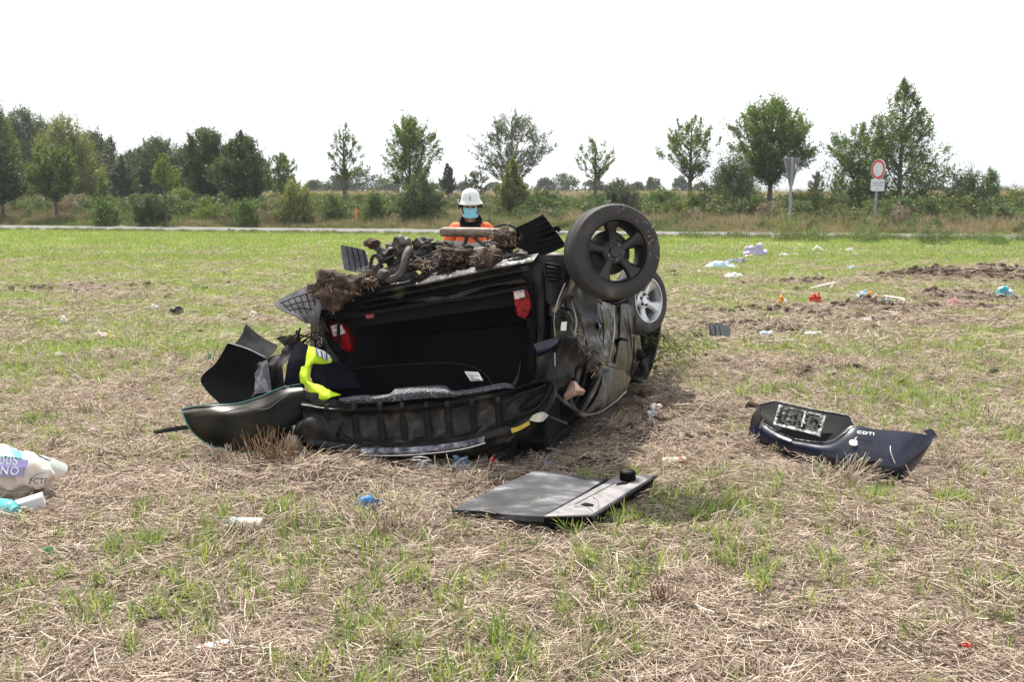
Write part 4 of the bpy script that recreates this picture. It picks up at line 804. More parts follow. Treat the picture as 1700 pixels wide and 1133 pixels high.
mk('speckled_lining', sheet([[TP(562, 662, .03), TP(600, 657, .03), TP(645, 655, .03), TP(658, 645, .04), TP(700, 642, .05), TP(738, 641, .04), TP(752, 649, .03), TP(790, 645, .03), TP(835, 636, .04), TP(850, 640, .03)], [TP(566, 666, -.02), TP(604, 663, -.02), TP(640, 660, -.03), TP(660, 654, -.04), TP(700, 650, -.04), TP(740, 650, -.04), TP(755, 654, -.03), TP(792, 650, -.02), TP(835, 643, -.02), TP(852, 643, -.02)], [TP(570, 671, .01), TP(606, 670, .0), TP(640, 668, 0), TP(662, 666, -.02), TP(700, 662, -.02), TP(740, 660, -.02), TP(757, 659, -.01), TP(794, 654, 0), TP(836, 646, 0), TP(854, 645, .01)]], .006, 5, 5, .004, 14, 6), SPECK, tg)
mk('chrome_strip', sheet([[TP(599, 744, -.05), TP(660, 744, -.06), TP(720, 740, -.06), TP(770, 733, -.05), TP(805, 725, -.04)], [TP(598, 750, -.055), TP(660, 750, -.065), TP(720, 746, -.065), TP(770, 739, -.055), TP(804, 731, -.045)], [TP(598, 755, -.05), TP(660, 755, -.06), TP(720, 751, -.06), TP(770, 744, -.05), TP(803, 736, -.04)]], .004, 6, 3), mat('tarnished_chrome', [(.35, (.035, .035, .045)), (.6, (.18, .18, .21)), (.8, (.6, .6, .66))], scale=26, rough=.25, metal=.8, detail=8), tg)
mk('edge_moulding', tube([TP(597, 757, -.05), TP(660, 757, -.065), TP(720, 753, -.06), TP(770, 746, -.05), TP(806, 736, -.04)], .003, 6, 4), CHR, tg)
em = TP(699, 765, -.075); ex = Vector((1, 0, -.03)); ez = Vector((0, -.55, .5)).normalized()
eb = mk('emblem', J(tube([em + ex * .057 * math.cos(a * .2618) + ez * .045 * math.sin(a * .2618) for a in range(25)], .0045, 7), tube([em - ex * .062, em - ex * .004 + ez * .006], .0045, 6), tube([em + ex * .004 - ez * .004, em + ex * .062 + ez * .004], .0045, 6), tube([em - ex * .03 + ez * .008, em + ex * .03 - ez * .008], .004, 6)), CHR, tg, label='chrome ring emblem with a flat lightning bar')
mk('outer_skin', sheet([trow(.86, .02), [p + Vector((0, .06, -.05)) for p in trow(.98, .03)], [p + Vector((0, .2, -.09)) for p in trow(1.05, .1)]], .006, 6, 5, .01, 5, 4), DIRTY, tg)
mk('warning_tape', sheet([[TP(848, 712, -.06), TP(862, 708, -.06), TP(878, 699, -.06)], [TP(850, 720, -.06), TP(865, 714, -.06), TP(880, 705, -.06)]], .002, 6, 3, .004, 20), YEL, tg)
mk('pale_bracket', sheet([[TP(884, 690, -.06), TP(900, 684, -.06), TP(911, 690, -.05)], [TP(878, 698, -.06), TP(892, 701, -.07), TP(902, 700, -.06)]], .004, 5, 4, .006, 14), FOAM, tg)
mk('corner_edge', tube([TP(918, 634, -.02), TP(922, 655, -.02), TP(905, 684, -.03), TP(880, 705, -.03), TP(840, 735, -.03)], .010, 7, 4), DIRTY, tg)
# crushed hinge area at the left end of the tailgate, and what is under it
part('crushed_bodywork', sheet([[P(488, 642, 6.1), P(512, 650, 6.0), P(545, 664, 5.98), P(580, 668, 5.98)], [P(490, 680, 5.98), P(515, 690, 5.9), P(545, 695, 5.9), P(590, 690, 5.94)], [P(492, 715, 5.95), P(518, 725, 5.88), P(548, 730, 5.88), P(590, 735, 5.9)], [P(500, 752, 6.0), P(530, 758, 5.92), P(560, 764, 5.92), P(600, 768, 5.92)]], .006, 8, 6, .06, 5, 17, True), DIRTY, ang=60)
part('roof_edge', sheet([[P(490, 750, 6.05), P(560, 762, 5.98), P(640, 766, 5.95), P(720, 762, 5.9), P(800, 752, 5.88), P(856, 735, 5.9)], [P(500, 768, 6.0), P(560, 775, 5.94), P(640, 778, 5.92), P(720, 776, 5.88), P(800, 770, 5.85), P(854, 762, 5.9)], [P(505, 776, 6.1), P(560, 782, 6.05), P(640, 785, 6.0), P(720, 785, 5.95), P(800, 780, 5.95), P(850, 775, 6.0)]], .02, 6, 5, .03, 5, 8), DIRTY)
part('rear_shelf_frame', sheet([[P(560, 690, 6.3), P(700, 690, 6.25), P(860, 670, 6.1)], [P(540, 740, 6.3), P(700, 740, 6.2), P(850, 720, 6.1)], [P(530, 775, 6.3), P(700, 778, 6.2), P(860, 768, 6.1)]], .03, 5, 4, .03, 5, 8), PLAS)
part('seat_foam', sheet([[P(474, 712, 5.98), P(485, 706, 5.9), P(496, 712, 5.93)], [P(472, 735, 5.95), P(488, 728, 5.86), P(502, 735, 5.9)], [P(472, 752, 6.0), P(490, 755, 5.9), P(512, 750, 5.95)]], .02, 6, 6, .035, 10, 6), FOAM)
part('torn_flap', sheet([[P(485, 708, 5.9), P(500, 712, 5.88), P(506, 722, 5.9)], [P(492, 718, 5.88), P(500, 722, 5.86), P(505, 726, 5.88)]], .004, 4, 4, .01, 10), FOAM)

# tinted rear window, bent, lying against the car at left
gl = part('rear_window', sheet([[P(301, 680, 5.95), P(345, 672, 5.98), P(390, 671, 6.02), P(430, 660, 6.05), P(465, 645, 6.08), P(500, 638, 6.1)], [P(304, 690, 5.90), P(345, 692, 5.90), P(390, 690, 5.90), P(435, 680, 5.92), P(470, 662, 5.98), P(505, 652, 6.02)],
    [P(318, 716, 5.88), P(355, 720, 5.86), P(392, 722, 5.86), P(435, 715, 5.88), P(475, 700, 5.92), P(508, 685, 5.98)], [P(345, 738, 5.90), P(365, 745, 5.88), P(395, 752, 5.86), P(430, 750, 5.88), P(470, 745, 5.92), P(500, 735, 5.98)]], .006, 8, 7, .008, 3.5, 5), TINT, label='dark tinted bent window pane sticking out at left')
mk('highlight_line', tube([P(322, 692, 5.885), P(350, 687, 5.895), P(376, 684, 5.89), (P(406, 678, 5.895)), P(442, 680, 5.905), P(468, 662, 5.955), P(486, 650, 6.0)], [.001, .003, .0045, .003, .005, .003, .001], 6, 5), MMET, gl)  # wavy highlight on the pane, drawn in as a thin paler tube
mk('glass_edge', tube([P(500, 638, 6.09), P(465, 645, 6.07), P(430, 660, 6.04), P(390, 671, 6.01), P(345, 672, 5.97), P(301, 680, 5.94), P(304, 690, 5.89), P(318, 716, 5.87), P(345, 738, 5.89), P(365, 745, 5.87), P(395, 752, 5.85), P(430, 750, 5.87)], .0045, 6, 6), GEDGE, gl)
part('bent_panel', sheet([[P(378, 570, 6.5), P(410, 580, 6.5), P(441, 595, 6.5)], [P(358, 603, 6.4), P(400, 605, 6.42), P(445, 612, 6.42)], [P(333, 632, 6.3), P(390, 640, 6.32), P(440, 655, 6.3)], [P(368, 672, 6.15), P(405, 672, 6.2), P(440, 668, 6.2)]], .008, 6, 6, .003, 4), SHELF, label='stiff black panel at far left, edge worn pale')
part('bent_panel', sheet([[P(408, 538, 6.8), P(432, 558, 6.8), P(462, 574, 6.8)], [P(401, 556, 6.72), P(425, 570, 6.73), P(455, 585, 6.73)], [P(390, 571, 6.65), P(415, 582, 6.65), P(442, 596, 6.65)]], .006, 6, 6, .004, 5), GPLAS, label='grey trim panel behind the black one')
part('panel_edge', tube([P(378, 569, 6.49), P(410, 579, 6.49), P(441, 594, 6.49)], .004, 6, 4), REFL)
part('glass_shard', sheet([[P(458, 562, 6.45), P(475, 558, 6.45), P(494, 566, 6.45)], [P(470, 572, 6.4), P(482, 572, 6.4), P(492, 576, 6.4)], [P(482, 586, 6.35), P(485, 588, 6.35), P(490, 586, 6.35)]], .006, 5, 5, .006, 6), TINT)
part('inner_trim', sheet([[P(440, 598, 6.35), P(462, 580, 6.35), P(490, 575, 6.3)], [P(436, 630, 6.3), P(455, 615, 6.25), P(480, 600, 6.2)], [P(425, 660, 6.2), P(450, 655, 6.15), P(478, 645, 6.1)]], .006, 7, 7, .05, 6, 9, True), PLASD, ang=60)
part('clear_film', sheet([[P(425, 605, 6.22), P(432, 602, 6.2), P(445, 600, 6.2)], [P(422, 635, 6.18), P(432, 628, 6.14), P(450, 645, 6.12)], [P(416, 662, 6.15), P(428, 655, 6.1), P(452, 652, 6.1)]], .002, 7, 7, .03, 11, 9), mat('milky_film', [(.42, (.02, .02, .025)), (.6, (.2, .2, .22)), (.75, (.5, .5, .52))], scale=11, rough=.25, coat=.6, detail=7))
part('dark_flap', sheet([[P(490, 567, 6.3), P(500, 568, 6.25), P(512, 574, 6.25)], [P(478, 600, 6.2), P(492, 600, 6.15), P(508, 605, 6.15)], [P(472, 640, 6.1), P(488, 642, 6.08), P(505, 645, 6.08)]], .008, 5, 5, .02, 4, 7), NAVY)
part('wiring_loom', J(*[tube([P(505 + rr.uniform(-16, 22), 545 + rr.uniform(0, 40), 6.35), P(500 + rr.uniform(-25, 25), 565 + rr.uniform(0, 30), 6.28), P(505 + rr.uniform(-20, 22), 580 + rr.uniform(0, 50), 6.25)], rr.uniform(.004, .009), 6, 4) for i in range(14)]), PLAS)
part('seat_belt_reel', blob(P(487, 563, 6.45), (.045, .05, .03), 2, .4, 2, 6), MUD)
part('trim_strip', sheet([[P(254, 716, 6.15), P(280, 711, 6.1), P(312, 706, 6.05)], [P(256, 720, 6.12), P(280, 717, 6.08), P(312, 712, 6.03)]], .008, 5, 3, .003, 6), PLAS)
for i, (px, py, Y) in enumerate([(515, 480, 6.5), (526, 545, 6.36), (522, 580, 6.34), (515, 600, 6.35), (990, 600, 6.2), (1030, 640, 6.85), (960, 560, 6.0), (1050, 615, 7.3)]):
    rr = random.Random(i + 40); c = P(px, py, Y); V, F = [], []
    for k in range(46):
        a = c + Vector((rr.gauss(0, .025), rr.gauss(0, .02), rr.gauss(0, .045))); V, F = J((V, F), tube([a, a + Vector((rr.gauss(0, .02), rr.gauss(0, .015), rr.uniform(-.06, .03)))], rr.uniform(.001, .0022), 3))
    part('stuck_straw', (V, F), [STRAW, CLOD][i % 2] if i % 3 else STRAW, kind='stuff')

# jacket caught in the boot edge: a thing of its own
jk = thing('safety_jacket', P(530, 640, 6.2), 'crumpled black and bright yellow safety jacket with silver reflective bands hanging from the open boot', 'jacket')
mk('yellow_cloth', J(sheet([[P(512, 574, 6.22), P(522, 577, 6.2), P(532, 584, 6.18), P(551, 596, 6.18)], [P(508, 590, 6.18), P(518, 592, 6.14), P(530, 596, 6.14), P(548, 603, 6.16)], [P(503, 612, 6.15), P(510, 610, 6.10), P(517, 606, 6.12), P(524, 604, 6.14)]], .006, 7, 7, .012, 12, 5),
    sheet([[P(503, 610, 6.14), P(510, 608, 6.10), P(517, 606, 6.12)], [P(498, 632, 6.1), P(506, 630, 6.05), P(514, 628, 6.07)], [P(506, 642, 6.05), P(515, 640, 6.0), P(524, 636, 6.04)], [P(522, 664, 5.98), P(534, 655, 5.95), P(545, 648, 6.0)], [P(535, 667, 5.97), P(548, 661, 5.94), P(566, 656, 6.0)]], .006, 7, 7, .014, 14, 8)), HIVIS, jk)
mk('black_cloth', sheet([[P(518, 612, 6.14), P(535, 600, 6.16), P(560, 602, 6.2), P(585, 612, 6.2)], [P(516, 628, 6.08), P(535, 622, 6.05), P(560, 622, 6.1), P(590, 625, 6.15)], [P(530, 648, 6.02), P(548, 645, 6.0), P(570, 645, 6.05), P(600, 645, 6.1)]], .006, 7, 7, .02, 9, 8), NAVY, jk)
mk('reflective_band', sheet([[P(522, 578, 6.155), P(537, 583, 6.14), P(549, 592, 6.14)], [P(526, 590, 6.12), P(537, 596, 6.11), P(544, 602, 6.12)]], .003, 5, 5, .004, 12), REFL, jk)
for k in range(3): mk('band_stitch', tube([P(524 + k * 9, 580 + k * 3.2, 6.13), P(528 + k * 7.5, 591 + k * 3.6, 6.1)], .0035, 5), NAVY, jk)

# soil clods lying on the upturned floor
def clod(px, py, Y, r, s, label, straws=60, amp=.55):
    c = P(px, py, Y); t = thing('soil_clod', c - Vector((0, 0, r[2])), label, 'soil clod', 'clods of soil caked on the wreck')
    V, F = blob(c, r, 4, amp, 1.7, s); V = [v + Vector((0, 0, .012 * mn.noise(v * 40))) for v in V]; mk('earth', (V, F), MUD, t, ang=80)
    rr = random.Random(s); V, F = [], []
    for k in range(straws):
        d = Vector((rr.gauss(0, 1), rr.gauss(-.4, .8), rr.gauss(.3, .8))).normalized(); a = c + Vector((d.x * r[0], d.y * r[1], d.z * r[2])) * rr.uniform(.8, 1.05)
        V, F = J((V, F), tube([a, a + Vector((rr.gauss(0, .03), rr.gauss(-.01, .02), rr.gauss(-.005, .022)))], rr.uniform(.0009, .002), 3))
    mk('roots_and_straw', (V, F), STRAW, t, kind='stuff')
clod(562, 478, 6.38, (.15, .13, .10), 1, 'long lump of brown earth on the left corner of the upturned car floor', 90)
clod(553, 497, 6.30, (.075, .06, .075), 9, 'smooth broken face of brown earth hanging over the left boot corner', 10, .3)
clod(610, 464, 6.40, (.075, .08, .04), 2, 'flat strawy lump of earth beside the left corner lump', 150)
clod(755, 423, 6.34, (.13, .10, .058), 3, 'large ragged heap of earth in the middle of the upturned floor', 130)
clod(700, 440, 6.34, (.07, .06, .03), 4, 'low earth lump left of the large ragged heap', 60)
clod(812, 433, 6.14, (.095, .07, .075), 5, 'dark square lump of earth hanging over the rear edge right of the middle', 60, .35)
clod(836, 397, 6.28, (.075, .07, .06), 6, 'strawy round earth lump at the end of the exhaust silencer', 130)
clod(866, 398, 6.3, (.035, .05, .045), 7, 'small earth knob against the ridged mudguard', 40)
# ------------------------------------------------------------------ the person behind the car
SKIN = mat('skin', [(.3, (.42, .23, .16)), (.7, (.55, .32, .24))], scale=14, rough=.55)
ORANGE = mat('orange_jacket', [(.3, (.62, .085, .015)), (.7, (.85, .14, .03))], scale=9, rough=.75, bump=.006, bscale=9)
HELM = flat('helmet_white', (.70, .74, .72), scale=9, rough=.35, coat=.3)
MASKB = mat('mask_blue', [(.3, (.16, .50, .62)), (.7, (.26, .62, .72))], scale=16, rough=.8)
LEATH = flat('brown_leather', (.05, .022, .012), scale=22, rough=.7)
HAIR = flat('dark_hair', (.02, .012, .008), scale=60, rough=.6)
BOOT = flat('black_boot', (.012, .012, .012), scale=20, rough=.5)
pp = P(782, 400, 10.2); PX, PYY = pp.x, 10.2
man = thing('person', Vector((PX, PYY, ZT(PX, PYY))), 'person in white helmet, blue mask and orange jacket standing behind the overturned car, looking down', 'person')
pl = man.location
def skin(name, verts, edges, radii, m, parent, sub=2):
    me = bpy.data.meshes.new(name); me.from_pydata([tuple(v) for v in verts], edges, []); o = bpy.data.objects.new(name, me); COL.objects.link(o); o.parent = parent
    sm = o.modifiers.new('skin', 'SKIN'); sm.use_smooth_shade = True; sm.branch_smoothing = .6
    if not me.skin_vertices: 
        for_ = me.skin_vertices
    for i, r in enumerate(radii):
        q = me.skin_vertices[0].data[i]; q.radius = (r, r) if not isinstance(r, tuple) else r; q.use_root = (i == 0)
    ss = o.modifiers.new('subsurf', 'SUBSURF'); ss.levels = sub; ss.render_levels = sub
    me.materials.append(m); return o
def chain_skin(name, chains, m, parent, sub=2):
    """chains of (x,y,z,r) joined where points repeat; the first point is the root"""
    V = []; Rr = []; E = []; key = {}
    for ch in chains:
        prev = None
        for p in ch:
            k = tuple(round(q, 4) for q in p[:3])
            if k not in key: key[k] = len(V); V.append(p[:3]); Rr.append(p[3])
            if prev is not None: E.append((prev, key[k]))
            prev = key[k]
    me = bpy.data.meshes.new(name); me.from_pydata(V, E, []); o = bpy.data.objects.new(name, me); COL.objects.link(o); o.parent = parent
    import bmesh
    b = bmesh.new(); b.from_mesh(me); ly = b.verts.layers.skin.verify(); b.verts.ensure_lookup_table()
    for i, r in enumerate(Rr): b.verts[i][ly].radius = (r, r) if not isinstance(r, tuple) else r; b.verts[i][ly].use_root = (i == 0)
    b.to_mesh(me); b.free()
    sm = o.modifiers.new('skin', 'SKIN'); sm.use_smooth_shade = True; sm.branch_smoothing = .5
    ss = o.modifiers.new('subsurf', 'SUBSURF'); ss.levels = sub; ss.render_levels = sub
    me.materials.append(m); return o
pel = (0, 0, .86, .13); k0 = [pel, (0, 0, .98, .125), (0, -.01, 1.12, .135), (0, -.02, 1.27, .13), (0, -.035, 1.36, .06), (0, -.05, 1.39, .052), (0, -.065, 1.42, .056), (0, -.09, 1.45, .062), (0, -.085, 1.49, .078), (0, -.08, 1.54, .085), (0, -.075, 1.57, .06)]
def arm(s): return [(0, -.02, 1.27, .13), (s * .16, -.02, 1.285, .062), (s * .215, -.01, 1.22, .052), (s * .24, .0, 1.02, .042), (s * .22, -.10, .86, .032), (s * .215, -.15, .80, .026), (s * .213, -.175, .76, .028)]
def leg(s): return [pel, (s * .085, 0, .80, .085), (s * .10, -.01, .46, .058), (s * .10, .02, .12, .042), (s * .105, .0, .045, .04), (s * .11, -.12, .035, .035)]
chain_skin('body', [k0, arm(-1), arm(1), leg(-1), leg(1)], SKIN, man)
def jarm(s): return [(0, -.02, 1.25, .165), (s * .155, -.015, 1.30, .082), (s * .215, -.01, 1.20, .072), (s * .245, .0, 1.02, .060), (s * .222, -.10, .865, .050)]
chain_skin('jacket', [[(0, 0, .80, .155), (0, -.01, 1.0, .16), (0, -.02, 1.25, .165), (0, -.03, 1.335, .085)], jarm(-1), jarm(1)], ORANGE, man)
chain_skin('trousers', [[(0, 0, .88, .14), (0, 0, .80, .13)]] + [[(0, 0, .80, .13), (s * .085, 0, .76, .10), (s * .10, -.01, .46, .078), (s * .10, .02, .12, .068)] for s in (-1, 1)], NAVY, man)
for s in (-1, 1):
    chain_skin('boot', [[(s * .10, .03, .16, .056), (s * .103, .02, .06, .052), (s * .108, -.07, .05, .046), (s * .112, -.14, .042, .036)]], BOOT, man)
    hb = Vector((s * .213, -.175, .76))
    for f in range(4):
        x = s * (.213 + (f - 1.5) * .017); chain_skin('finger', [[(x, -.185, .745, .010), (x, -.205 - .004 * (f in (1, 2)), .715, .009), (x, -.200, .685 + .006 * (f == 3), .0085), (x, -.185, .668 + .01 * (f in (0, 3)), .007)]], SKIN, man, 1)
    chain_skin('thumb', [[(s * .19, -.17, .765, .011), (s * .175, -.195, .742, .010), (s * .178, -.21, .72, .008)]], SKIN, man, 1)
def pm(name, VF, m, parent=man, **k):
    V = [Vector(v) + pl for v in VF[0]]; return mk(name, (V, VF[1]), m, parent, **k)
hc = Vector((0, -.075, 1.508))
# face details: eyes, brows, nose bridge, ears, looking down
for s in (-1, 1):
    e = pm('eye', blob(hc + Vector((s * .032, -.078, -.012)), (.013, .008, .007), 2, 0), flat('eye_dark', (.05, .035, .03), scale=5, rough=.2)); pm('eyebrow', tube([hc + Vector((s * .016, -.084, .006)), hc + Vector((s * .034, -.085, .011)), hc + Vector((s * .052, -.074, .005))], .0045, 6, 3), HAIR)
    pm('ear', blob(hc + Vector((s * .087, .01, -.02)), (.010, .018, .028), 2, .1), SKIN)
pm('nose', tube([hc + Vector((0, -.082, .0)), hc + Vector((0, -.096, -.02)), hc + Vector((0, -.104, -.04))], [.007, .009, .012], 8, 3), SKIN)
pm('hair', blob(hc + Vector((0, .022, .0)), (.088, .082, .075), 3, .06, 3), HAIR)
def msk(u, v): return hc + Vector((math.sin(u) * .078, -math.cos(u) * .094 + .0 - (.012 * (1 - abs(u))) * (1 - v * .6), -.026 - v * .098 + .008 * abs(u)))
pm('face_mask', sheet([[msk(u, v) for u in (-1.25, -.8, -.35, 0, .35, .8, 1.25)] for v in (0, .35, .7, 1)], .002, 4, 4, .002, 30), MASKB)
pm('mask_strap', J(*[tube([msk(s * 1.25, .1), hc + Vector((s * .092, .01, -.01)), msk(s * 1.25, .9)], .0025, 5, 4) for s in (-1, 1)]), WHITE)
tl = Euler((.13, 0, .0)).to_matrix(); HC = hc + Vector((0, .008, .052))
hv = lathe([(.001, .135), (.045, .130), (.078, .112), (.098, .078), (.108, .035), (.112, .01), (.125, -.012), (.142, -.026), (.143, -.030), (.122, -.018), (.108, 0), (.092, .06), (.001, .11)], (0, 0, 0), (0, 0, 1), 40)
hm = thing('helmet_set', (0, 0, 0), None, None); hm.name = 'helmet'; hm.parent = man; hm.location = HC
def hpart(name, VF, m, **k): V = [tl @ Vector((v[0] * .87, v[1] * 1.0, v[2] * .90)) + HC + pl for v in VF[0]]; return mk(name, (V, VF[1]), m, hm, **k)
hpart('shell', hv, HELM)
hpart('ridge', tube([(0, -.105, .03), (0, -.085, .10), (0, -.03, .135), (0, .05, .128), (0, .10, .06)], .006, 8, 5), HELM)
for x0, x1, z0, z1 in ((-.008, 0, .040, .064), (0, .008, .064, .040), (-.005, .005, .048, .048)):
    hpart('badge_letter', tube([(.0 + x0, -.106 - .002, z0), (x1, -.106 - .002 + (.0 if z1 < .06 else .006), z1)], .0026, 5), INK)
hpart('badge_line', tube([(-.014, -.112, .028), (.014, -.112, .028)], .003, 5), INK)
hpart('neck_shade', sheet([[(math.sin(a) * .118, -math.cos(a) * .112, -.012) for a in (1.25, 1.7, 2.2, 2.7, 3.14, 3.6, 4.1, 4.6, 5.03)], [(math.sin(a) * .142, -math.cos(a) * .13, -.055) for a in (1.25, 1.7, 2.2, 2.7, 3.14, 3.6, 4.1, 4.6, 5.03)], [(math.sin(a) * .150, -math.cos(a) * .145, -.095) for a in (1.4, 1.75, 2.2, 2.7, 3.14, 3.6, 4.1, 4.55, 4.88)]], .003, 3, 4, .006, 16), LEATH)
hpart('helmet_lamp', J(lathe([(.001, .03), (.016, .03), (.018, -.03), (.001, -.035)], (-.142, -.02, .0), (0, -1, 0), 12), box((-.13, -.02, .0), (.02, .03, .02))), BOOT)
hpart('lamp_lens', lathe([(.001, .034), (.012, .034), (.012, .03)], (-.142, -.02, .0), (0, -1, 0), 12), WHITE)
pm('chin_strap', tube([hc + Vector((-.085, -.02, .0)), hc + Vector((-.07, -.05, -.07)), hc + Vector((0, -.07, -.118)), hc + Vector((.07, -.05, -.07)), hc + Vector((.085, -.02, .0))], .006, 6, 5), BOOT)
for s in (-1, 1):
    pm('collar', sheet([[Vector((s * .065, .02, 1.435)), Vector((s * .075, -.06, 1.415)), Vector((s * .052, -.115, 1.375))], [Vector((s * .10, .02, 1.385)), Vector((s * .108, -.09, 1.365)), Vector((s * .095, -.16, 1.315))], [Vector((s * .11, .0, 1.365)), Vector((s * .11, -.13, 1.335)), Vector((s * .07, -.195, 1.26))]], .006, 5, 5, .003, 12), NAVY)
pm('undershirt', sheet([[Vector((x, -.095 - .03 * math.cos(x * 12), 1.375 - .03 * math.cos(x * 14))) for x in (-.07, -.035, 0, .035, .07)], [Vector((x, -.17 - .015 * math.cos(x * 10), 1.30)) for x in (-.09, -.045, 0, .045, .09)], [Vector((x, -.20, 1.20)) for x in (-.06, -.03, 0, .03, .06)]], .004, 4, 4, .002, 12), NAVY)
# ------------------------------------------------------------------ loose wreckage on the field
bf = thing('bumper_piece', GP(1400, 780, 0), 'torn-off dark blue bumper piece with empty number plate holder, lying right of the wreck', 'bumper')
bp_ = lambda n, VF, m, **k: mk(n, VF, m, bf, **k)
def PB(px, py, Y): return P(px, py, Y - .34 * min(1, max(0, (px - 1250) / 150)))
up_ = [PB(1243, 714, 6.42), PB(1265, 703, 6.34), PB(1300, 722, 6.26), PB(1328, 731, 6.18), PB(1374, 735, 6.12), PB(1412, 708, 6.16), PB(1453, 713, 6.10), PB(1500, 717, 6.05), PB(1530, 721, 6.02), PB(1557, 725, 6.02)]
md1 = [PB(1243, 722, 6.38), PB(1264, 716, 6.28), PB(1300, 732, 6.18), PB(1330, 740, 6.12), PB(1376, 745, 6.06), PB(1414, 728, 6.08), PB(1455, 733, 6.03), PB(1498, 738, 5.98), PB(1526, 738, 5.98), PB(1555, 727, 6.0)]
md2 = [PB(1244, 732, 6.38), PB(1264, 734, 6.26), PB(1302, 748, 6.17), PB(1335, 757, 6.10), PB(1378, 765, 6.03), PB(1416, 768, 5.98), PB(1456, 772, 5.93), PB(1492, 776, 5.90), PB(1520, 760, 5.94), PB(1552, 730, 5.99)]
md3 = [PB(1248, 742, 6.46), PB(1268, 748, 6.34), PB(1305, 760, 6.24), PB(1340, 774, 6.17), PB(1382, 788, 6.08), PB(1418, 797, 6.03), PB(1458, 803, 5.97), PB(1489, 803, 5.95), PB(1514, 784, 5.98), PB(1548, 734, 6.02)]
bp_('bumper_skin', sheet([up_, md1, md2, md3], .004, 6, 6, .004, 4, 3), PAINT)
bp_('plate_recess', sheet([[PB(1260, 672, 6.62), PB(1290, 667, 6.58), PB(1350, 680, 6.48), PB(1406, 690, 6.36), PB(1418, 706, 6.2)], [PB(1263, 690, 6.48), PB(1284, 700, 6.42), PB(1342, 716, 6.32), PB(1392, 716, 6.26), PB(1416, 707, 6.17)], [PB(1265, 703, 6.34), PB(1296, 722, 6.24), PB(1340, 733, 6.15), PB(1374, 735, 6.12), PB(1412, 709, 6.15)]], .004, 6, 6, .003, 5, 4), PLAS)
bp_('torn_end', sheet([[PB(1246, 700, 6.5), PB(1256, 680, 6.58), PB(1262, 672, 6.62)], [PB(1242, 725, 6.42), PB(1250, 710, 6.42), PB(1262, 700, 6.4)], [PB(1244, 745, 6.46), PB(1250, 738, 6.40), PB(1262, 730, 6.36)]], .005, 5, 5, .015, 9, 4), PLASD)
HOLD2 = mat('scraped_edge', [(.4, (.03, .03, .04)), (.55, (.16, .16, .18)), (.68, (.5, .5, .53))], scale=40, rough=.5, detail=6)
bp_('upper_edge', tube([PB(1260, 672, 6.61), PB(1275, 669, 6.59), PB(1290, 667, 6.575), PB(1350, 680, 6.475), PB(1406, 690, 6.355), PB(1414, 698, 6.27), PB(1418, 706, 6.19)], .003, 6, 3), HOLD2)
bp_('worn_lip', tube([PB(1267, 703, 6.33), PB(1300, 722, 6.235), PB(1330, 731, 6.16), PB(1374, 734.5, 6.105), PB(1398, 722, 6.13), PB(1417, 708, 6.15)], .004, 6, 5), HOLD2)
bp_('scuffed_face', sheet([[PB(1268, 706, 6.31), PB(1290, 720, 6.22), PB(1315, 731, 6.16)], [PB(1272, 714, 6.27), PB(1292, 726, 6.19), PB(1312, 734, 6.145)]], .002, 6, 4, .003, 20), mat('scraped_paint', [(.38, (.03, .03, .05)), (.55, (.22, .22, .25)), (.7, (.55, .55, .58))], scale=16, rough=.5, detail=8, stretch=(.4, 1, 1)))
HOLD = mat('scuffed_pale_plastic', [(.38, (.05, .05, .055)), (.52, (.20, .20, .205)), (.66, (.5, .5, .5))], scale=28, rough=.6, detail=9)
hd = bp_('plate_holder', J(*[plate([PB(a, b, Y) for a, b, Y in q], .014) for q in (
    [(1293, 672, 6.41), (1371, 690, 6.27), (1370, 693, 6.265), (1292, 675, 6.405)], [(1293, 672, 6.41), (1296, 673, 6.40), (1288, 705, 6.27), (1284, 704, 6.28)], [(1371, 690, 6.27), (1366, 690, 6.275), (1356, 722, 6.12), (1361, 724, 6.12)], [(1284, 701, 6.28), (1360, 719, 6.13), (1361, 724, 6.115), (1284, 705, 6.26)],
    [(1336, 682, 6.33), (1339, 683, 6.325), (1331, 716, 6.17), (1328, 715, 6.175)])]), HOLD, smooth=False)
mk('holder_back', plate([PB(1293, 673, 6.425), PB(1370, 691, 6.285), PB(1360, 722, 6.135), (PB(1285, 704, 6.285))], .006), PLASD, hd)
for r in range(4):
    for c in range(9):
        f = (c + .5) / 9; g = (r + .5) / 4; px = 1293 + 77 * f - 8.5 * g; py = 673 + 18 * f + 30.5 * g; Y = 6.405 - .14 * f - .14 * g
        if (r + c * 2) % 5 == 4: continue
        mk('holder_grid_cell', box(PB(px, py, Y - .006), (.024 if (c + r) % 3 else .013, .010, .006 + .010 * ((c * r) % 3 == 1)), (-.7, .2, .1)), [HOLD, HOLD, PLASD, HOLD][(r * 3 + c) % 4], hd)
TXT = []
def text(name, s, loc, rot, size, m, parent, ext=.001, align='CENTER', space=1):
    cu = bpy.data.curves.new(name, 'FONT'); cu.body = s; cu.size = size; cu.extrude = ext; cu.align_x = align; cu.align_y = 'CENTER'; cu.space_character = space
    cu.resolution_u = 3; o = bpy.data.objects.new(name, cu); COL.objects.link(o); o.parent = parent; o.location = Vector(loc) - parent_loc(parent); o.rotation_euler = rot; cu.materials.append(m)
    bpy.context.view_layer.update(); me = bpy.data.meshes.new_from_object(o.evaluated_get(bpy.context.evaluated_depsgraph_get())); q = bpy.data.objects.new(name, me); COL.objects.link(q); q.parent = parent; q.location = o.location; q.rotation_euler = rot
    bpy.data.objects.remove(o); return q
def bpos(px, py): return PB(px, py, 6.02 - (px - 1453) * .0011 - (py - 713) * .0032 + .0)
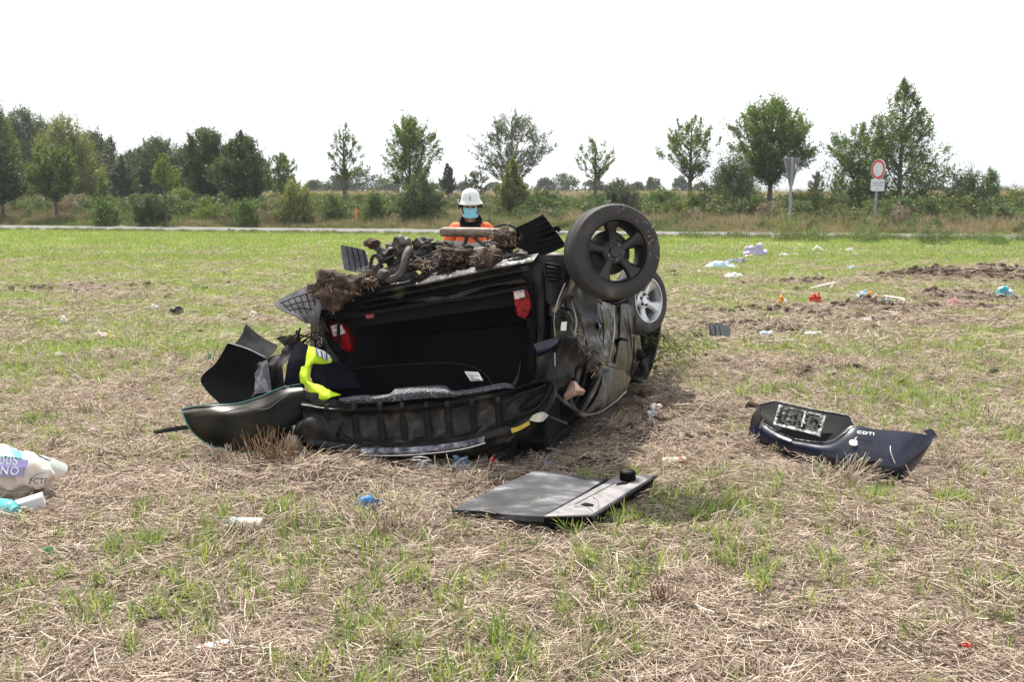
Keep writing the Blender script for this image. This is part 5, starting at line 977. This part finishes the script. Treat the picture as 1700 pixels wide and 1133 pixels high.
def frame(p00, p10, p01):
    x = (p10 - p00).normalized(); y = (p01 - p00); y = (y - x * y.dot(x)).normalized(); z = x.cross(y); return Matrix((x, y, z)).transposed()
o = text('model_letters', 'CDTI', PB(1437, 720, 6.03), frame(PB(1412, 712, 6.12), PB(1453, 717, 6.07), PB(1412, 700, 6.20)).to_euler(), .043, WHITE, bf, .003, space=1.02)
fm = frame(PB(1412, 730, 6.09), PB(1453, 735, 6.04), PB(1412, 712, 6.16)); ac = PB(1417, 736, 6.02)
pts = []
for k in range(36):
    a = k * math.pi / 18; x = math.cos(a) * (1 + .06 * math.cos(2 * a)); y = math.sin(a) * .98
    y -= .17 * math.exp(-(x / .22) ** 2) * (1 if y > 0 else -.7)
    if x > 0: 
        d = math.hypot(x - 1.28, y - .12)
        if d < .5: x, y = 1.28 + (x - 1.28) / d * .5, .12 + (y - .12) / d * .5
    pts.append(ac + fm @ Vector((x * .024, y * .026, .004)))
lf = [ac + fm @ Vector((.003 + a * .014, .029 + b * .016, .004)) for a, b in ((0, 0), (.1, .6), (.8, 1.2), (.75, .5))]
mk('fruit_sticker', plate(pts, .002, fm @ Vector((0, 0, 1))), WHITE, bf, smooth=False, label='white apple shaped sticker with a bite and a leaf'); mk('sticker_leaf', plate(lf, .002, fm @ Vector((0, 0, 1))), WHITE, bf, smooth=False)
bp_('underside_shadow', sheet([[PB(1260, 745, 6.5), PB(1340, 768, 6.3), PB(1440, 792, 6.15), PB(1490, 796, 6.1)], [PB(1262, 760, 6.45), PB(1345, 785, 6.25), PB(1440, 806, 6.1), PB(1484, 808, 6.1)]], .03, 5, 4, .02, 6, 4), PLAS)  # black underside sheet that also fills in the dark shadow beneath the bumper
bp_('torn_bracket', sheet([[PB(1456, 798, 5.93), PB(1475, 793, 5.92), PB(1490, 795, 5.93)], [PB(1452, 808, 5.92), PB(1470, 809, 5.88), PB(1488, 806, 5.9)]], .003, 5, 4, .012, 14), GPLAS)
bp_('white_scratch', tube([PB(1478, 741, 5.955), PB(1479, 752, 5.92), PB(1486, 770, 5.885)], .0022, 5, 4), WHITE)
bp_('clip_hole', tube([PB(1441, 768, 5.92), PB(1452, 767, 5.905)], .010, 8), PLAS)
bp_('tip_tab', sheet([[PB(1534, 716, 6.04), PB(1545, 712, 6.04), PB(1552, 718, 6.03)], [PB(1540, 724, 6.03), PB(1548, 724, 6.03), PB(1556, 725, 6.02)]], .004, 3, 3), PAINT)

bd = thing('trim_board', GP(900, 830, 0), 'grey felt-covered boot floor board with a pale plastic rail, lying flat in front of the wreck', 'panel')
def G7(px, py, z=.085): return GP(px, py, z)
FELTG = mat('grey_felt_frosted', [(.36, (.030, .030, .033)), (.52, (.055, .055, .060)), (.66, (.13, .13, .145)), (.8, (.4, .4, .44))], scale=7.5, rough=.9, detail=11, bump=.001, bscale=60, stretch=(.8, 1.6, 1))
mk('felt_panel', sheet([[G7(886, 783, .11), G7(930, 786, .10), G7(974, 795, .09), G7(1009, 794, .085)], [G7(815, 814, .10), G7(872, 815, .10), G7(925, 820, .09), G7(960, 824, .085)], [G7(750, 847, .055), G7(800, 850, .06), G7(850, 855, .07), G7(906, 858, .08)]], .03, 8, 8, .004, 4, 5), FELTG, bd)
mk('panel_edge', sheet([[G7(750, 848, .05), G7(800, 852, .055), G7(850, 858, .06), G7(906, 860, .07)], [G7(752, 853, .02), G7(800, 862, .01), G7(850, 867, .01), G7(906, 868, .02)]], .01, 6, 3, .004, 8), PLAS, bd)
rail = mk('plastic_rail', plate([G7(1027, 789), G7(1088, 789.5), G7(983, 855), G7(903, 857)], .012), mat('pale_grey_plastic', [(.35, (.17, .16, .165)), (.65, (.27, .255, .26))], scale=18, rough=.5, detail=8), bd, bev=.006)
mk('rail_underside', plate([GP(1027, 790, .072), GP(1087, 791, .072), GP(983, 859, .072), GP(904, 861, .072)], .055), PLAS, bd)
mk('rail_lip', plate([G7(1086, 790, .092), G7(1092, 790, .092), G7(986, 858, .092), G7(981, 856, .092)], .012), GPLAS, bd, bev=.004)
mk('rail_end', plate([G7(903, 858, .08), G7(983, 856, .08), GP(981, 859, .078), GP(904, 860, .078)], .06), PLAS, bd, bev=.004)
mk('rail_groove', J(tube([G7(954, 838, .0865), G7(1022, 802, .0865), G7(1036, 801, .0865)], .0016, 5), tube([G7(908, 854, .0865), G7(1022, 790, .0865)], .0016, 5)), PLAS, bd)
mk('rubber_knob', lathe([(.001, .05), (.038, .05), (.043, .046), (.045, .01), (.043, 0)], G7(1042, 797, .085), (0, 0, 1), 28), PLAS, bd); mk('knob_top', lathe([(.001, .052), (.036, .0515)], G7(1042, 797, .085), (0, 0, 1), 24), GPLAS, bd)
mk('clip_slot', plate([G7(1024, 803, .088), G7(1046, 800, .088), G7(1040, 804, .088), G7(1023, 806, .088)], .003), PLAS, bd); mk('clip_slot', plate([G7(964, 838, .088), G7(972, 835, .088), G7(986, 838, .088), G7(984, 841, .088), G7(972, 840, .088)], .003), PLAS, bd)
mk('crack_line', J(tube([G7(952, 843, .087), G7(972, 841, .087), G7(985, 850, .087)], .001, 4, 3), tube([G7(984, 826, .087), G7(993, 832, .087), G7(994, 845, .087)], .001, 4, 3)), PLAS, bd)

# shopping bag at the left edge with what slipped out
def sag(x, y, z=0): return GP(x, y, z)
BAGM = mat('printed_bag', [(.32, (.42, .52, .50)), (.5, (.58, .58, .52)), (.62, (.60, .46, .38)), (.74, (.52, .60, .60))], scale=4.5, rough=.45, bump=.004, bscale=14, detail=3)
bag = thing('shopping_bag', GP(20, 820, 0), 'crumpled cream shopping bag with turquoise top and purple printed band, at the left edge', 'bag')
Y0 = GP(30, 828).y
br = [[P(-70, 738, Y0 + .12), P(0, 741, Y0 + .1), P(34, 752, Y0 + .09), P(58, 754, Y0 + .08), P(72, 760, Y0 + .08)], [P(-72, 765, Y0), P(0, 765, Y0 - .03), P(35, 768, Y0 - .04), P(62, 772, Y0 - .02), P(84, 780, Y0 + .03)], [P(-72, 800, Y0 - .04), P(0, 800, Y0 - .07), P(35, 800, Y0 - .07), P(66, 800, Y0 - .05), P(90, 797, Y0 + .02)], [P(-70, 832, Y0 - .01), P(0, 831, Y0 - .02), P(35, 830, Y0 - .02), P(62, 826, Y0), P(80, 816, Y0 + .02)]]
mk('bag_front', sheet(br, .004, 9, 9, .016, 11, 5, True), BAGM, bag)
mk('bag_back', sheet([[p + Vector((.01, .02, .0)) for p in br[0]], [p + Vector((.0, .16, -.01)) for p in br[1]], [p + Vector((0, .14, 0)) for p in br[2]], [p + Vector((0, .02, -.005)) for p in br[3]]], .004, 5, 5, .02, 6, 8), BAGM, bag)
TURQ = flat('turquoise_film', (.05, .55, .60), scale=9, rough=.4); PURP = mat('purple_blue_print', [(.3, (.16, .22, .45)), (.7, (.36, .26, .52))], scale=5, rough=.45)
mk('turquoise_top', sheet([[P(-70, 736, Y0 + .06), P(0, 739, Y0 + .05), P(36, 753, Y0 + .03)], [P(-70, 756, Y0 - .05), P(0, 757, Y0 - .06), P(38, 762, Y0 - .04)]], .003, 5, 5, .006, 9), TURQ, bag)
mk('printed_band', J(plate([P(-70, 756, Y0 - .055), P(47, 764, Y0 - .07), P(44, 776, Y0 - .095), P(-70, 774, Y0 - .095)], .003), plate([P(-70, 774, Y0 - .098), P(38, 776, Y0 - .098), P(37, 791, Y0 - .105), P(-70, 791, Y0 - .105)], .003)), PURP, bag)
rm = frame(P(0, 790, Y0), P(60, 792, Y0 - .01), P(0, 760, Y0 + .03)).to_euler()
text('printed_letters', '00S', P(14, 766, Y0 - .10), rm, .068, WHITE, bag, .0015, space=1.1); text('printed_letters', 'NO', P(16, 783, Y0 - .115), rm, .062, WHITE, bag, .0015, space=1.15)
mk('printed_smile', J(tube([P(48, 806, Y0 - .10), P(52, 796, Y0 - .10), P(62, 788, Y0 - .09), P(74, 786, Y0 - .07)], .0022, 4, 4), tube([P(52, 808, Y0 - .10), P(60, 814, Y0 - .09), P(74, 812, Y0 - .07)], .0022, 4, 4)), INK, bag)
text('scribbled_letters', 'FCTF', P(64, 800, Y0 - .10), rm, .045, INK, bag, .0008)
bt = GP(18, 848, .045); tb_ = mk('turquoise_bottle', J(tube([bt + Vector((-.10, .06, 0)), bt + Vector((-.03, .03, 0)), bt + Vector((.0, .0, 0)), bt + Vector((.02, -.01, 0))], [.045, .047, .045, .03], 16, 3), tube([bt + Vector((.015, -.008, 0)), bt + Vector((.045, -.03, 0))], .030, 16)), flat('turquoise_plastic', (.10, .42, .45), scale=8, rough=.3), label='turquoise bottle with a pale cap slipping out below the bag', cat='bottle')
mk('white_carton', box(GP(46, 838, .05), (.16, .07, .06), (.1, -.25, .35)), flat('white_carton', (.60, .61, .64), scale=10, rough=.6), label='white carton wedged under the front edge of the bag', cat='carton', bev=.004)
mk('blue_wrapper', blob(GP(64, 833, .04), (.035, .03, .02), 2, .4, 2, 4), flat('deep_blue_film', (.04, .06, .35), scale=10, rough=.3), label='deep blue crumpled wrapper beside the white carton', cat='wrapper')

# litter
LC = {}
def lm(n, c, **k):
    if n not in LC: LC[n] = flat('litter_' + n, c, scale=14, rough=.55, **k)
    return LC[n]
COLS = dict(white=(.72, .72, .70), cream=(.62, .56, .42), paleblue=(.42, .56, .66), blue=(.05, .20, .55), jeans=(.10, .16, .27), red=(.55, .03, .03), pink=(.62, .22, .28), orange=(.75, .30, .03), turq=(.06, .42, .50), grey=(.25, .25, .28), black=(.015, .015, .018), green=(.0, .22, .11), yellow=(.70, .55, .06), lilac=(.45, .42, .60), peach=(.62, .42, .34))
def cloth(name, px, py, wpx, hpx, c, label, cat, amp=.5, seed=0, n=4, group=None, c2=None):
    """a crumpled piece with real height, lying on the field"""
    g = GP(px, py + hpx / 2); s = g.y / FPX; W = wpx * s; H = hpx * s * 1.05; rr = random.Random(seed + int(px)); z0 = ZT(g.x, g.y) + .018
    rows = []
    for j in range(4):
        v = j / 3; zz = H * (.25 + .75 * math.sin(v * 2.6 + .3)) if j < 3 else .0
        rows.append([Vector((g.x + (i / n - .5) * W * (1 - .25 * rr.random() * (v > .5)), g.y + v * max(W * .35, H) + rr.uniform(-.1, .1) * W * .3, z0 - .005 + (zz if 0 < i < n else zz * .35) * rr.uniform(.6, 1.15) * (.2 if j == 0 else 1))) for i in range(n + 1)])
    VF = sheet(rows, .004, 6, 6, max(H * .32, W * .045) * amp, 1.0 / max(.04, W) * 3.6, seed, True); m = lm(c, COLS[c])
    o = mk(name, VF, [m, lm(c2, COLS[c2])] if c2 else m, smooth=True, ang=22, label=label, cat=cat, group=group)
    if c2:
        me = o.data; xs = [p.center.x for p in me.polygons]; md = sorted(xs)[int(len(xs) * .62)]
        for p in me.polygons: p.material_index = 1 if p.center.x > md else 0
    return o
CL = [('paper_bag', 1252, 418, 42, 14, 'lilac', 'pale lilac crumpled bag standing on the far field, highest of the right litter', 'bag', None), ('wrapper', 1241, 413, 14, 3, 'white', 'white scrap just left of the pale lilac bag', 'scrap', None),
      ('cloth_piece', 1244, 426, 22, 4, 'peach', 'flat peach cloth in front of the pale lilac bag', 'cloth', None), ('trousers', 1222, 433, 38, 8, 'jeans', 'blue denim trousers lying on the far field', 'trousers', None),
      ('shirt', 1198, 441, 56, 9, 'paleblue', 'long pale blue shirt spread in front of the denim trousers', 'shirt', None), ('paper_sheet', 1158, 451, 14, 3, 'white', 'small white paper left of the pale blue shirt', 'paper', None),
      ('plastic_tray', 1219, 458, 38, 7, 'white', 'white flat tray on the grass below the pale blue shirt', 'tray', None), ('carton', 1358, 413, 21, 7, 'white', 'white carton with dark shaded side on the far field', 'carton', None),
      ('paper_scrap', 1303, 425, 18, 4, 'white', 'white paper scrap between the denim trousers and the far white carton', 'paper', None), ('paper_scrap', 1321, 423, 9, 3, 'white', 'tiny white scrap right beside the far paper scrap', 'paper', None), ('paper_scrap', 1360, 423, 14, 3, 'peach', 'peach scrap below the far white carton', 'paper', None),
      ('paper_scrap', 1412, 416, 16, 5, 'white', 'white scrap right of the far white carton', 'paper', None), ('wrapper', 1413, 445, 14, 7, 'paleblue', 'pale blue crumpled wrapper alone on the green field', 'wrapper', None),
      ('wrapper', 1300, 501, 11, 10, 'orange', 'small orange and white packet on the grass', 'packet', 'white'), ('wrapper', 1356, 500, 24, 13, 'red', 'red and white crisp packet on torn-up straw', 'packet', None), ('paper_scrap', 1401, 502, 14, 4, 'red', 'narrow red strip right of the red and white packet', 'scrap', None),
      ('carton', 1439, 491, 36, 15, 'paleblue', 'pale blue and orange carton standing on the torn soil', 'carton', 'orange'), ('plastic_film', 1432, 503, 34, 11, 'grey', 'grey torn plastic film in front of the pale blue and orange carton', 'film', None),
      ('wrapper', 1471, 504, 20, 9, 'white', 'white and red wrapper beside the grey stick', 'wrapper', 'red'), ('plastic_box', 1471, 513, 18, 6, 'turq', 'flat turquoise box on the torn soil', 'box', None), ('wrapper', 1584, 506, 24, 11, 'pink', 'pink and white crumpled wrapper on the soil ridge', 'wrapper', None),
      ('plastic_bag', 1670, 492, 34, 15, 'turq', 'turquoise plastic bag near the right edge', 'bag', 'paleblue'), ('plastic_bag', 1672, 482, 28, 9, 'white', 'white plastic bag behind the turquoise bag', 'bag', None), ('cloth_piece', 1637, 495, 30, 4, 'paleblue', 'thin pale blue strip left of the turquoise bag', 'cloth', None),
      ('plastic_dish', 1275, 555, 26, 6, 'paleblue', 'pale blue flat dish on the straw right of the wreck', 'dish', None), ('paper_scrap', 1351, 556, 28, 5, 'white', 'long white paper right of the pale blue dish', 'paper', None), ('paper_scrap', 1438, 535, 18, 4, 'white', 'white curled strip below the torn soil', 'paper', None),
      ('paper_scrap', 1152, 501, 12, 6, 'cream', 'cream scrap on the grass right of the silver wheel', 'paper', None), ('paper_scrap', 1486, 524, 18, 4, 'white', 'small white scrap below the turquoise box', 'paper', None),
      ('photo_card', 1089, 692, 24, 20, 'white', 'crumpled white and brown picture card on the straw right of the wreck', 'card', 'peach'), ('paper_scrap', 922, 738, 20, 7, 'white', 'small pale wrapper on dry straw behind the felt board', 'paper', None), ('cloth_piece', 907, 775, 22, 12, 'jeans', 'small dark blue cloth lump behind the felt board', 'cloth', None),
      ('wrapper', 172, 558, 36, 8, 'cream', 'cream and yellow wrapper on the grass at left', 'wrapper', 'yellow'), ('paper_scrap', 104, 534, 13, 8, 'white', 'white crumpled scrap left of the cream and yellow wrapper', 'paper', None), ('paper_scrap', 255, 513, 11, 8, 'white', 'white crumpled scrap left of the black cup', 'paper', None),
      ('paper_scrap', 94, 594, 12, 8, 'white', 'small white scrap standing in straw at left', 'paper', None), ('paper_scrap', 420, 523, 12, 6, 'white', 'pale scrap on grass left of the quilted mudguard', 'paper', None), ('plastic_piece', 350, 600, 19, 18, 'green', 'green plastic piece beside the stiff black panel', 'plastic piece', None),
      ('blue_packet', 614, 844, 58, 15, 'blue', 'blue and dark crushed packet under straw in front of the wreck', 'packet', 'jeans'), ('plastic_bag', 766, 782, 34, 22, 'jeans', 'dark bluish plastic bag under the tailgate edge', 'bag', None), ('plastic_bag', 702, 784, 40, 13, 'lilac', 'pale crumpled film under the chrome emblem', 'film', None),
      ('wrapper', 820, 773, 18, 13, 'red', 'red and white wrapper in grass under the right tailgate corner', 'wrapper', 'white'), ('cloth_piece', 80, 932, 26, 10, 'green', 'dark green scrap hidden in a grass tuft, lower left', 'scrap', None), ('paper_scrap', 1604, 1084, 16, 10, 'red', 'dull red leaf-like scrap in grass near the lower right corner', 'scrap', None)]
for i, (n, px, py, w_, h, c, lab, cat, c2) in enumerate(CL): cloth(n, px, py, w_, h, c, lab, cat, .9, i * 3 + 1, 4, None, c2)
def bar_(name, a, b, r, c, label, cat): mk(name, tube([GP(a[0], a[1], .03), GP((a[0] + b[0]) / 2, (a[1] + b[1]) / 2 - 1, .05), GP(b[0], b[1], .035)], r, 6, 3), lm(c, COLS[c]), label=label, cat=cat)
bar_('white_stick', (1344, 480), (1394, 469), .022, 'white', 'long white bent strip lying on the green field', 'strip'); bar_('pale_stick', (1468, 492), (1503, 498), .018, 'white', 'thin pale stick behind the white and red wrapper', 'stick'); bar_('pale_stick', (1478, 503), (1502, 500), .02, 'cream', 'cream stick right of the white and red wrapper', 'stick')
bar_('bent_rail', (1320, 546), (1420, 544), .014, 'grey', 'long thin grey strip behind the long white paper', 'strip')
tl_ = thing('floor_tile', GP(1194, 558, 0), 'small dark ribbed plastic square standing on edge right of the wheels', 'plastic piece')
mk('tile_body', plate([P(1176, 538, 11.0), P(1212, 541, 10.95), P(1213, 559, 10.85), P(1178, 556, 10.9)], .02), flat('slate_plastic', (.03, .035, .045), scale=12, rough=.5), tl_, bev=.003)
for k in range(5): mk('tile_rib', tube([P(1178 + k * 8, 539 + k * .6, 10.975), P(1180 + k * 8, 556 + k * .6, 10.87)], .004, 5), PLAS, tl_)
def cyl(name, px, py, w_, h, c, cap, label, cat, rot=0):
    g = GP(px, py); s = g.y / FPX; r = h * s * .5; Ln = w_ * s; d = Vector((math.cos(rot), math.sin(rot), 0)); c0 = Vector((g.x, g.y, ZT(g.x, g.y) + r * .9)); n = c0 - d * Ln / 2
    t = thing(name, c0 - Vector((0, 0, r)), label, cat)
    mk('can_body' if cat == 'can' else 'tub_body', tube([n, n + d * .008, n + d * (Ln - .008), n + d * Ln], [r * .9, r, r, r * .9], 24), lm(c, COLS[c]), t); 
    mk('rim', lathe([(r * .93, -.003), (r * .98, .0), (r * .9, .004), (r * .84, -.001), (.001, -.002)], n, -d, 24), lm(cap, COLS[cap]), t)
    mk('printed_band', lathe([(r * 1.006, -Ln * .3), (r * 1.006, -Ln * .18)], n + d * 0, -d, 24), lm('red' if cap != 'blue' else 'jeans', COLS['red']), t)
cyl('yogurt_tub', 410, 884, 56, 24, 'cream', 'blue', 'cream coloured tub with a dark blue end, lying on straw in front of the wreck', 'tub', -.1)
cyl('drink_can', 352, 1088, 60, 24, 'white', 'grey', 'silver and white can half hidden in straw at the bottom left', 'can', .5)
cyl('drink_can', 1118, 776, 42, 15, 'cream', 'cream', 'cream and red can in the grass behind the felt board', 'can', math.pi + .3)
bc = thing('black_cup', GP(292, 517, 0), 'black round cup lying on the green grass at left', 'cup')
mk('cup_bowl', blob(GP(288, 517, .06), (.055, .05, .055), 3, .12, 2, 4), lm('black', COLS['black']), bc); mk('cup_lid', lathe([(.001, .02), (.06, .01), (.065, -.01), (.001, -.02)], GP(297, 516, .07), (.6, -.7, .3), 20), lm('black', COLS['black']), bc)
pk = mk('plastic_sheet', sheet([[GP(1655, 470, .02), GP(1680, 470, .03), GP(1715, 469, .02)], [GP(1660, 474, .03), GP(1685, 474, .02), GP(1715, 473, .03)]], .02, 5, 4, .02, 4), lm('black', COLS['black']), label='flat black sheet in front of the soil heap at the right edge', cat='plastic sheet')
# green uprooted weeds beside the front of the car
rr = np.random.default_rng(9); g0 = GP(1088, 625); n = 150
base = np.stack([rr.normal(g0.x, .12, n), rr.normal(g0.y, .2, n), rr.uniform(.05, .5, n)], -1); d3 = np.stack([rr.uniform(-.5, 1, n), rr.normal(0, .3, n), rr.uniform(-.9, .15, n)], -1); d3 /= np.linalg.norm(d3, axis=1)[:, None]
V, F = prisms(base, d3, rr.uniform(.12, .42, n), rr.uniform(.003, .006, n), rr, .12); V2, F2 = leaf_cloud(base + d3 * .2, np.full(n, .07), 2, .04, rr)
wd_ = thing('uprooted_weeds', Vector((g0.x, g0.y, 0)), 'tangle of uprooted green stalks hanging beside the front of the wreck', 'weeds')
q = fastmesh('stalks', V - np.array([g0.x, g0.y, 0]), F, WEED, wd_); q['kind'] = 'stuff'; q = fastmesh('leaves', V2 - np.array([g0.x, g0.y, 0]), F2, LM['olive'], wd_, loops=3); q['kind'] = 'stuff'
# bundles of torn stubble against the tailgate and the bumper
def bundle(px, py, n, L, m, spread, lean, label):
    g = GP(px, py); rr = np.random.default_rng(int(px)); z = ZT(g.x, g.y)
    base = np.stack([rr.normal(0, spread, n), rr.normal(0, spread * .6, n), np.full(n, -.005)], -1); d = np.stack([rr.normal(lean, .35, n), rr.normal(0, .3, n), rr.uniform(.35, 1, n)], -1); d /= np.linalg.norm(d, axis=1)[:, None]
    V, F = prisms(base, d, rr.uniform(.4, 1.1, n) * L, rr.uniform(.0028, .0048, n), rr, .1); o = fastmesh('stubble_tuft', V, F, m); o.location = (g.x, g.y, z); props(o, label, 'stubble', 'tufts of torn stubble')
RSTR = mat('reddish_straw', [(.2, (.10, .055, .03)), (.55, (.25, .15, .085)), (.85, (.44, .31, .20))], scale=9, rough=.8, island=.3)
bundle(455, 788, 150, .24, RSTR, .07, 0, 'reddish torn stubble tuft standing in front of the tinted window pane')
bundle(380, 790, 60, .16, STRAW, .07, -.2, 'pale thin stubble tuft left of the reddish one')
bundle(1380, 812, 110, .26, STRAW, .06, .5, 'pale stubble tuft leaning right in front of the bumper piece')
bundle(760, 812, 90, .2, STRAW, .08, .4, 'stubble tuft between the tailgate and the felt board'); bundle(1095, 1010, 70, .12, RSTR, .03, 0, 'small brown root tuft in the straw, bottom right of centre')
bundle(640, 895, 60, .18, STRAW, .05, 0, 'stubble tuft below the blue packet'); bundle(400, 905, 40, .15, STRAW, .05, .2, 'stubble tuft just below the cream tub')

# ------------------------------------------------------------------ road signs
GALV = mat('galvanised_steel', [(.3, (.20, .225, .245)), (.7, (.30, .33, .35))], scale=12, rough=.7, spec=.2)
SBACK = mat('sign_back_grey', [(.3, (.12, .11, .115)), (.7, (.19, .175, .18))], scale=5, rough=.7, spec=.2)
SWHITE = flat('sign_white', (.70, .72, .76), scale=6, rough=.4); SRED = flat('sign_red', (.62, .06, .06), scale=6, rough=.4)
def turned(c, yaw):
    x = Vector((math.cos(yaw), math.sin(yaw), 0)); z = Vector((0, 0, 1)); n = x.cross(z); return lambda u, v, d=0: c + x * u + z * v + n * d
Ys = 40.0; b0 = P(1310, 380, Ys); z0 = ZT(b0.x, Ys)
s1 = thing('triangular_sign', Vector((b0.x, Ys, z0)), 'back of a grey triangular road sign, point down, on a steel pole', 'road sign')
tp = P(1308, 262, Ys); c = Vector((b0.x, Ys, tp.z)); f = turned(c, math.radians(37)); k = Ys / FPX; w_ = 17 * k / math.cos(math.radians(37)); hgt = 49 * k
mk('sign_plate', plate([f(-w_, 0), f(-w_ * 1.02, -.06), f(-.05, -hgt), f(.05, -hgt), f(w_ * 1.02, -.06), f(w_, 0)], .02), SBACK, s1, bev=.004)
mk('plate_edge', tube([f(-w_, 0, .0), f(w_, 0, .0), f(.05, -hgt, 0), f(-.05, -hgt, 0), f(-w_, 0, 0)], .018, 5), GALV, s1)
mk('sign_label', plate([f(w_ * .42, -.25, .015), f(w_ * .56, -.25, .015), f(w_ * .56, -.42, .015), f(w_ * .42, -.42, .015)], .004), SWHITE, s1)
mk('pole', tube([Vector((b0.x, Ys - .05, z0 - .1)), Vector((b0.x - .02, Ys - .05, tp.z + .04))], .055, 14), GALV, s1)
for v in (-.25, -.8): mk('pole_clamp', lathe([(.065, -.03), (.065, .03)], Vector((b0.x, Ys - .05, tp.z + v)), (0, 0, 1), 14), GALV, s1)
Ys = 43.5; b0 = P(1453, 368, Ys); z0 = ZT(b0.x, Ys); k = Ys / FPX
s2 = thing('round_sign', Vector((b0.x, Ys, z0)), 'white round road sign with red ring above a small white text plate', 'road sign')
c = Vector((P(1458, 281, Ys).x, Ys, P(1458, 281, Ys).z)); yw = math.radians(-69); f = turned(c, yw); r = 16.6 * k; x = Vector((math.cos(yw), math.sin(yw), 0)); nn = (f(0, 0, 1) - c)
mk('sign_disc', lathe([(.001, 0), (r, 0), (r, -.02), (.001, -.02)], c, nn, 48), SWHITE, s2); mk('red_ring', lathe([(r * .95, .004), (r * .95, .008), (r * .70, .008), (r * .70, .004)], c, nn, 48), SRED, s2); mk('white_field', lathe([(.001, .006), (r * .70, .006)], c, nn, 48), SWHITE, s2)
cp = Vector((P(1457, 307, Ys).x, Ys, P(1457, 307, Ys).z)); yw2 = math.radians(-25); g = turned(cp, yw2); hw = 10.5 * k; hh = 10 * k
mk('text_plate', plate([g(-hw + .04, hh), g(hw - .04, hh), g(hw, hh - .04), g(hw, -hh + .04), g(hw - .04, -hh), g(-hw + .04, -hh), g(-hw, -hh + .04), g(-hw, hh - .04)], .02), SWHITE, s2, bev=.004)
for v, t_, sz in ((.10, 'Land- und', .11), (-.02, 'forstw. Verkehr', .075), (-.15, 'frei', .09)): text('plate_text', t_, g(0, v, .03), (math.pi / 2, 0, yw2), sz, INK, s2, .001)
mk('pole', tube([Vector((cp.x - .04, Ys + .11, z0 - .1)), Vector((c.x + .06, Ys + .11, c.z + r * .8))], .055, 14), GALV, s2)
mp_ = P(592, 362, 47.5); mk('marker_post', tube([Vector((mp_.x, 47.5, -.05)), Vector((mp_.x, 47.5, .78)), Vector((mp_.x, 47.5, .86))], [.06, .05, .02], 8), flat('post_orange', (.75, .16, .05), scale=6, rough=.6), label='small orange marker post in the grass behind the lane', cat='post')

# the thin summer haze over the whole place
hz = box((0, 700, 14), (4200, 1560, 46)); vm = bpy.data.materials.new('haze_air'); vm.use_nodes = True; vn_ = vm.node_tree.nodes; vn_.clear()
pv = vn_.new('ShaderNodeVolumePrincipled'); pv.inputs['Density'].default_value = .00045; pv.inputs['Color'].default_value = (.86, .92, 1, 1); vo = vn_.new('ShaderNodeOutputMaterial')
vm.node_tree.links.new(pv.outputs[0], vo.inputs['Volume']); ho = mk('haze', hz, vm, smooth=False, kind='stuff')
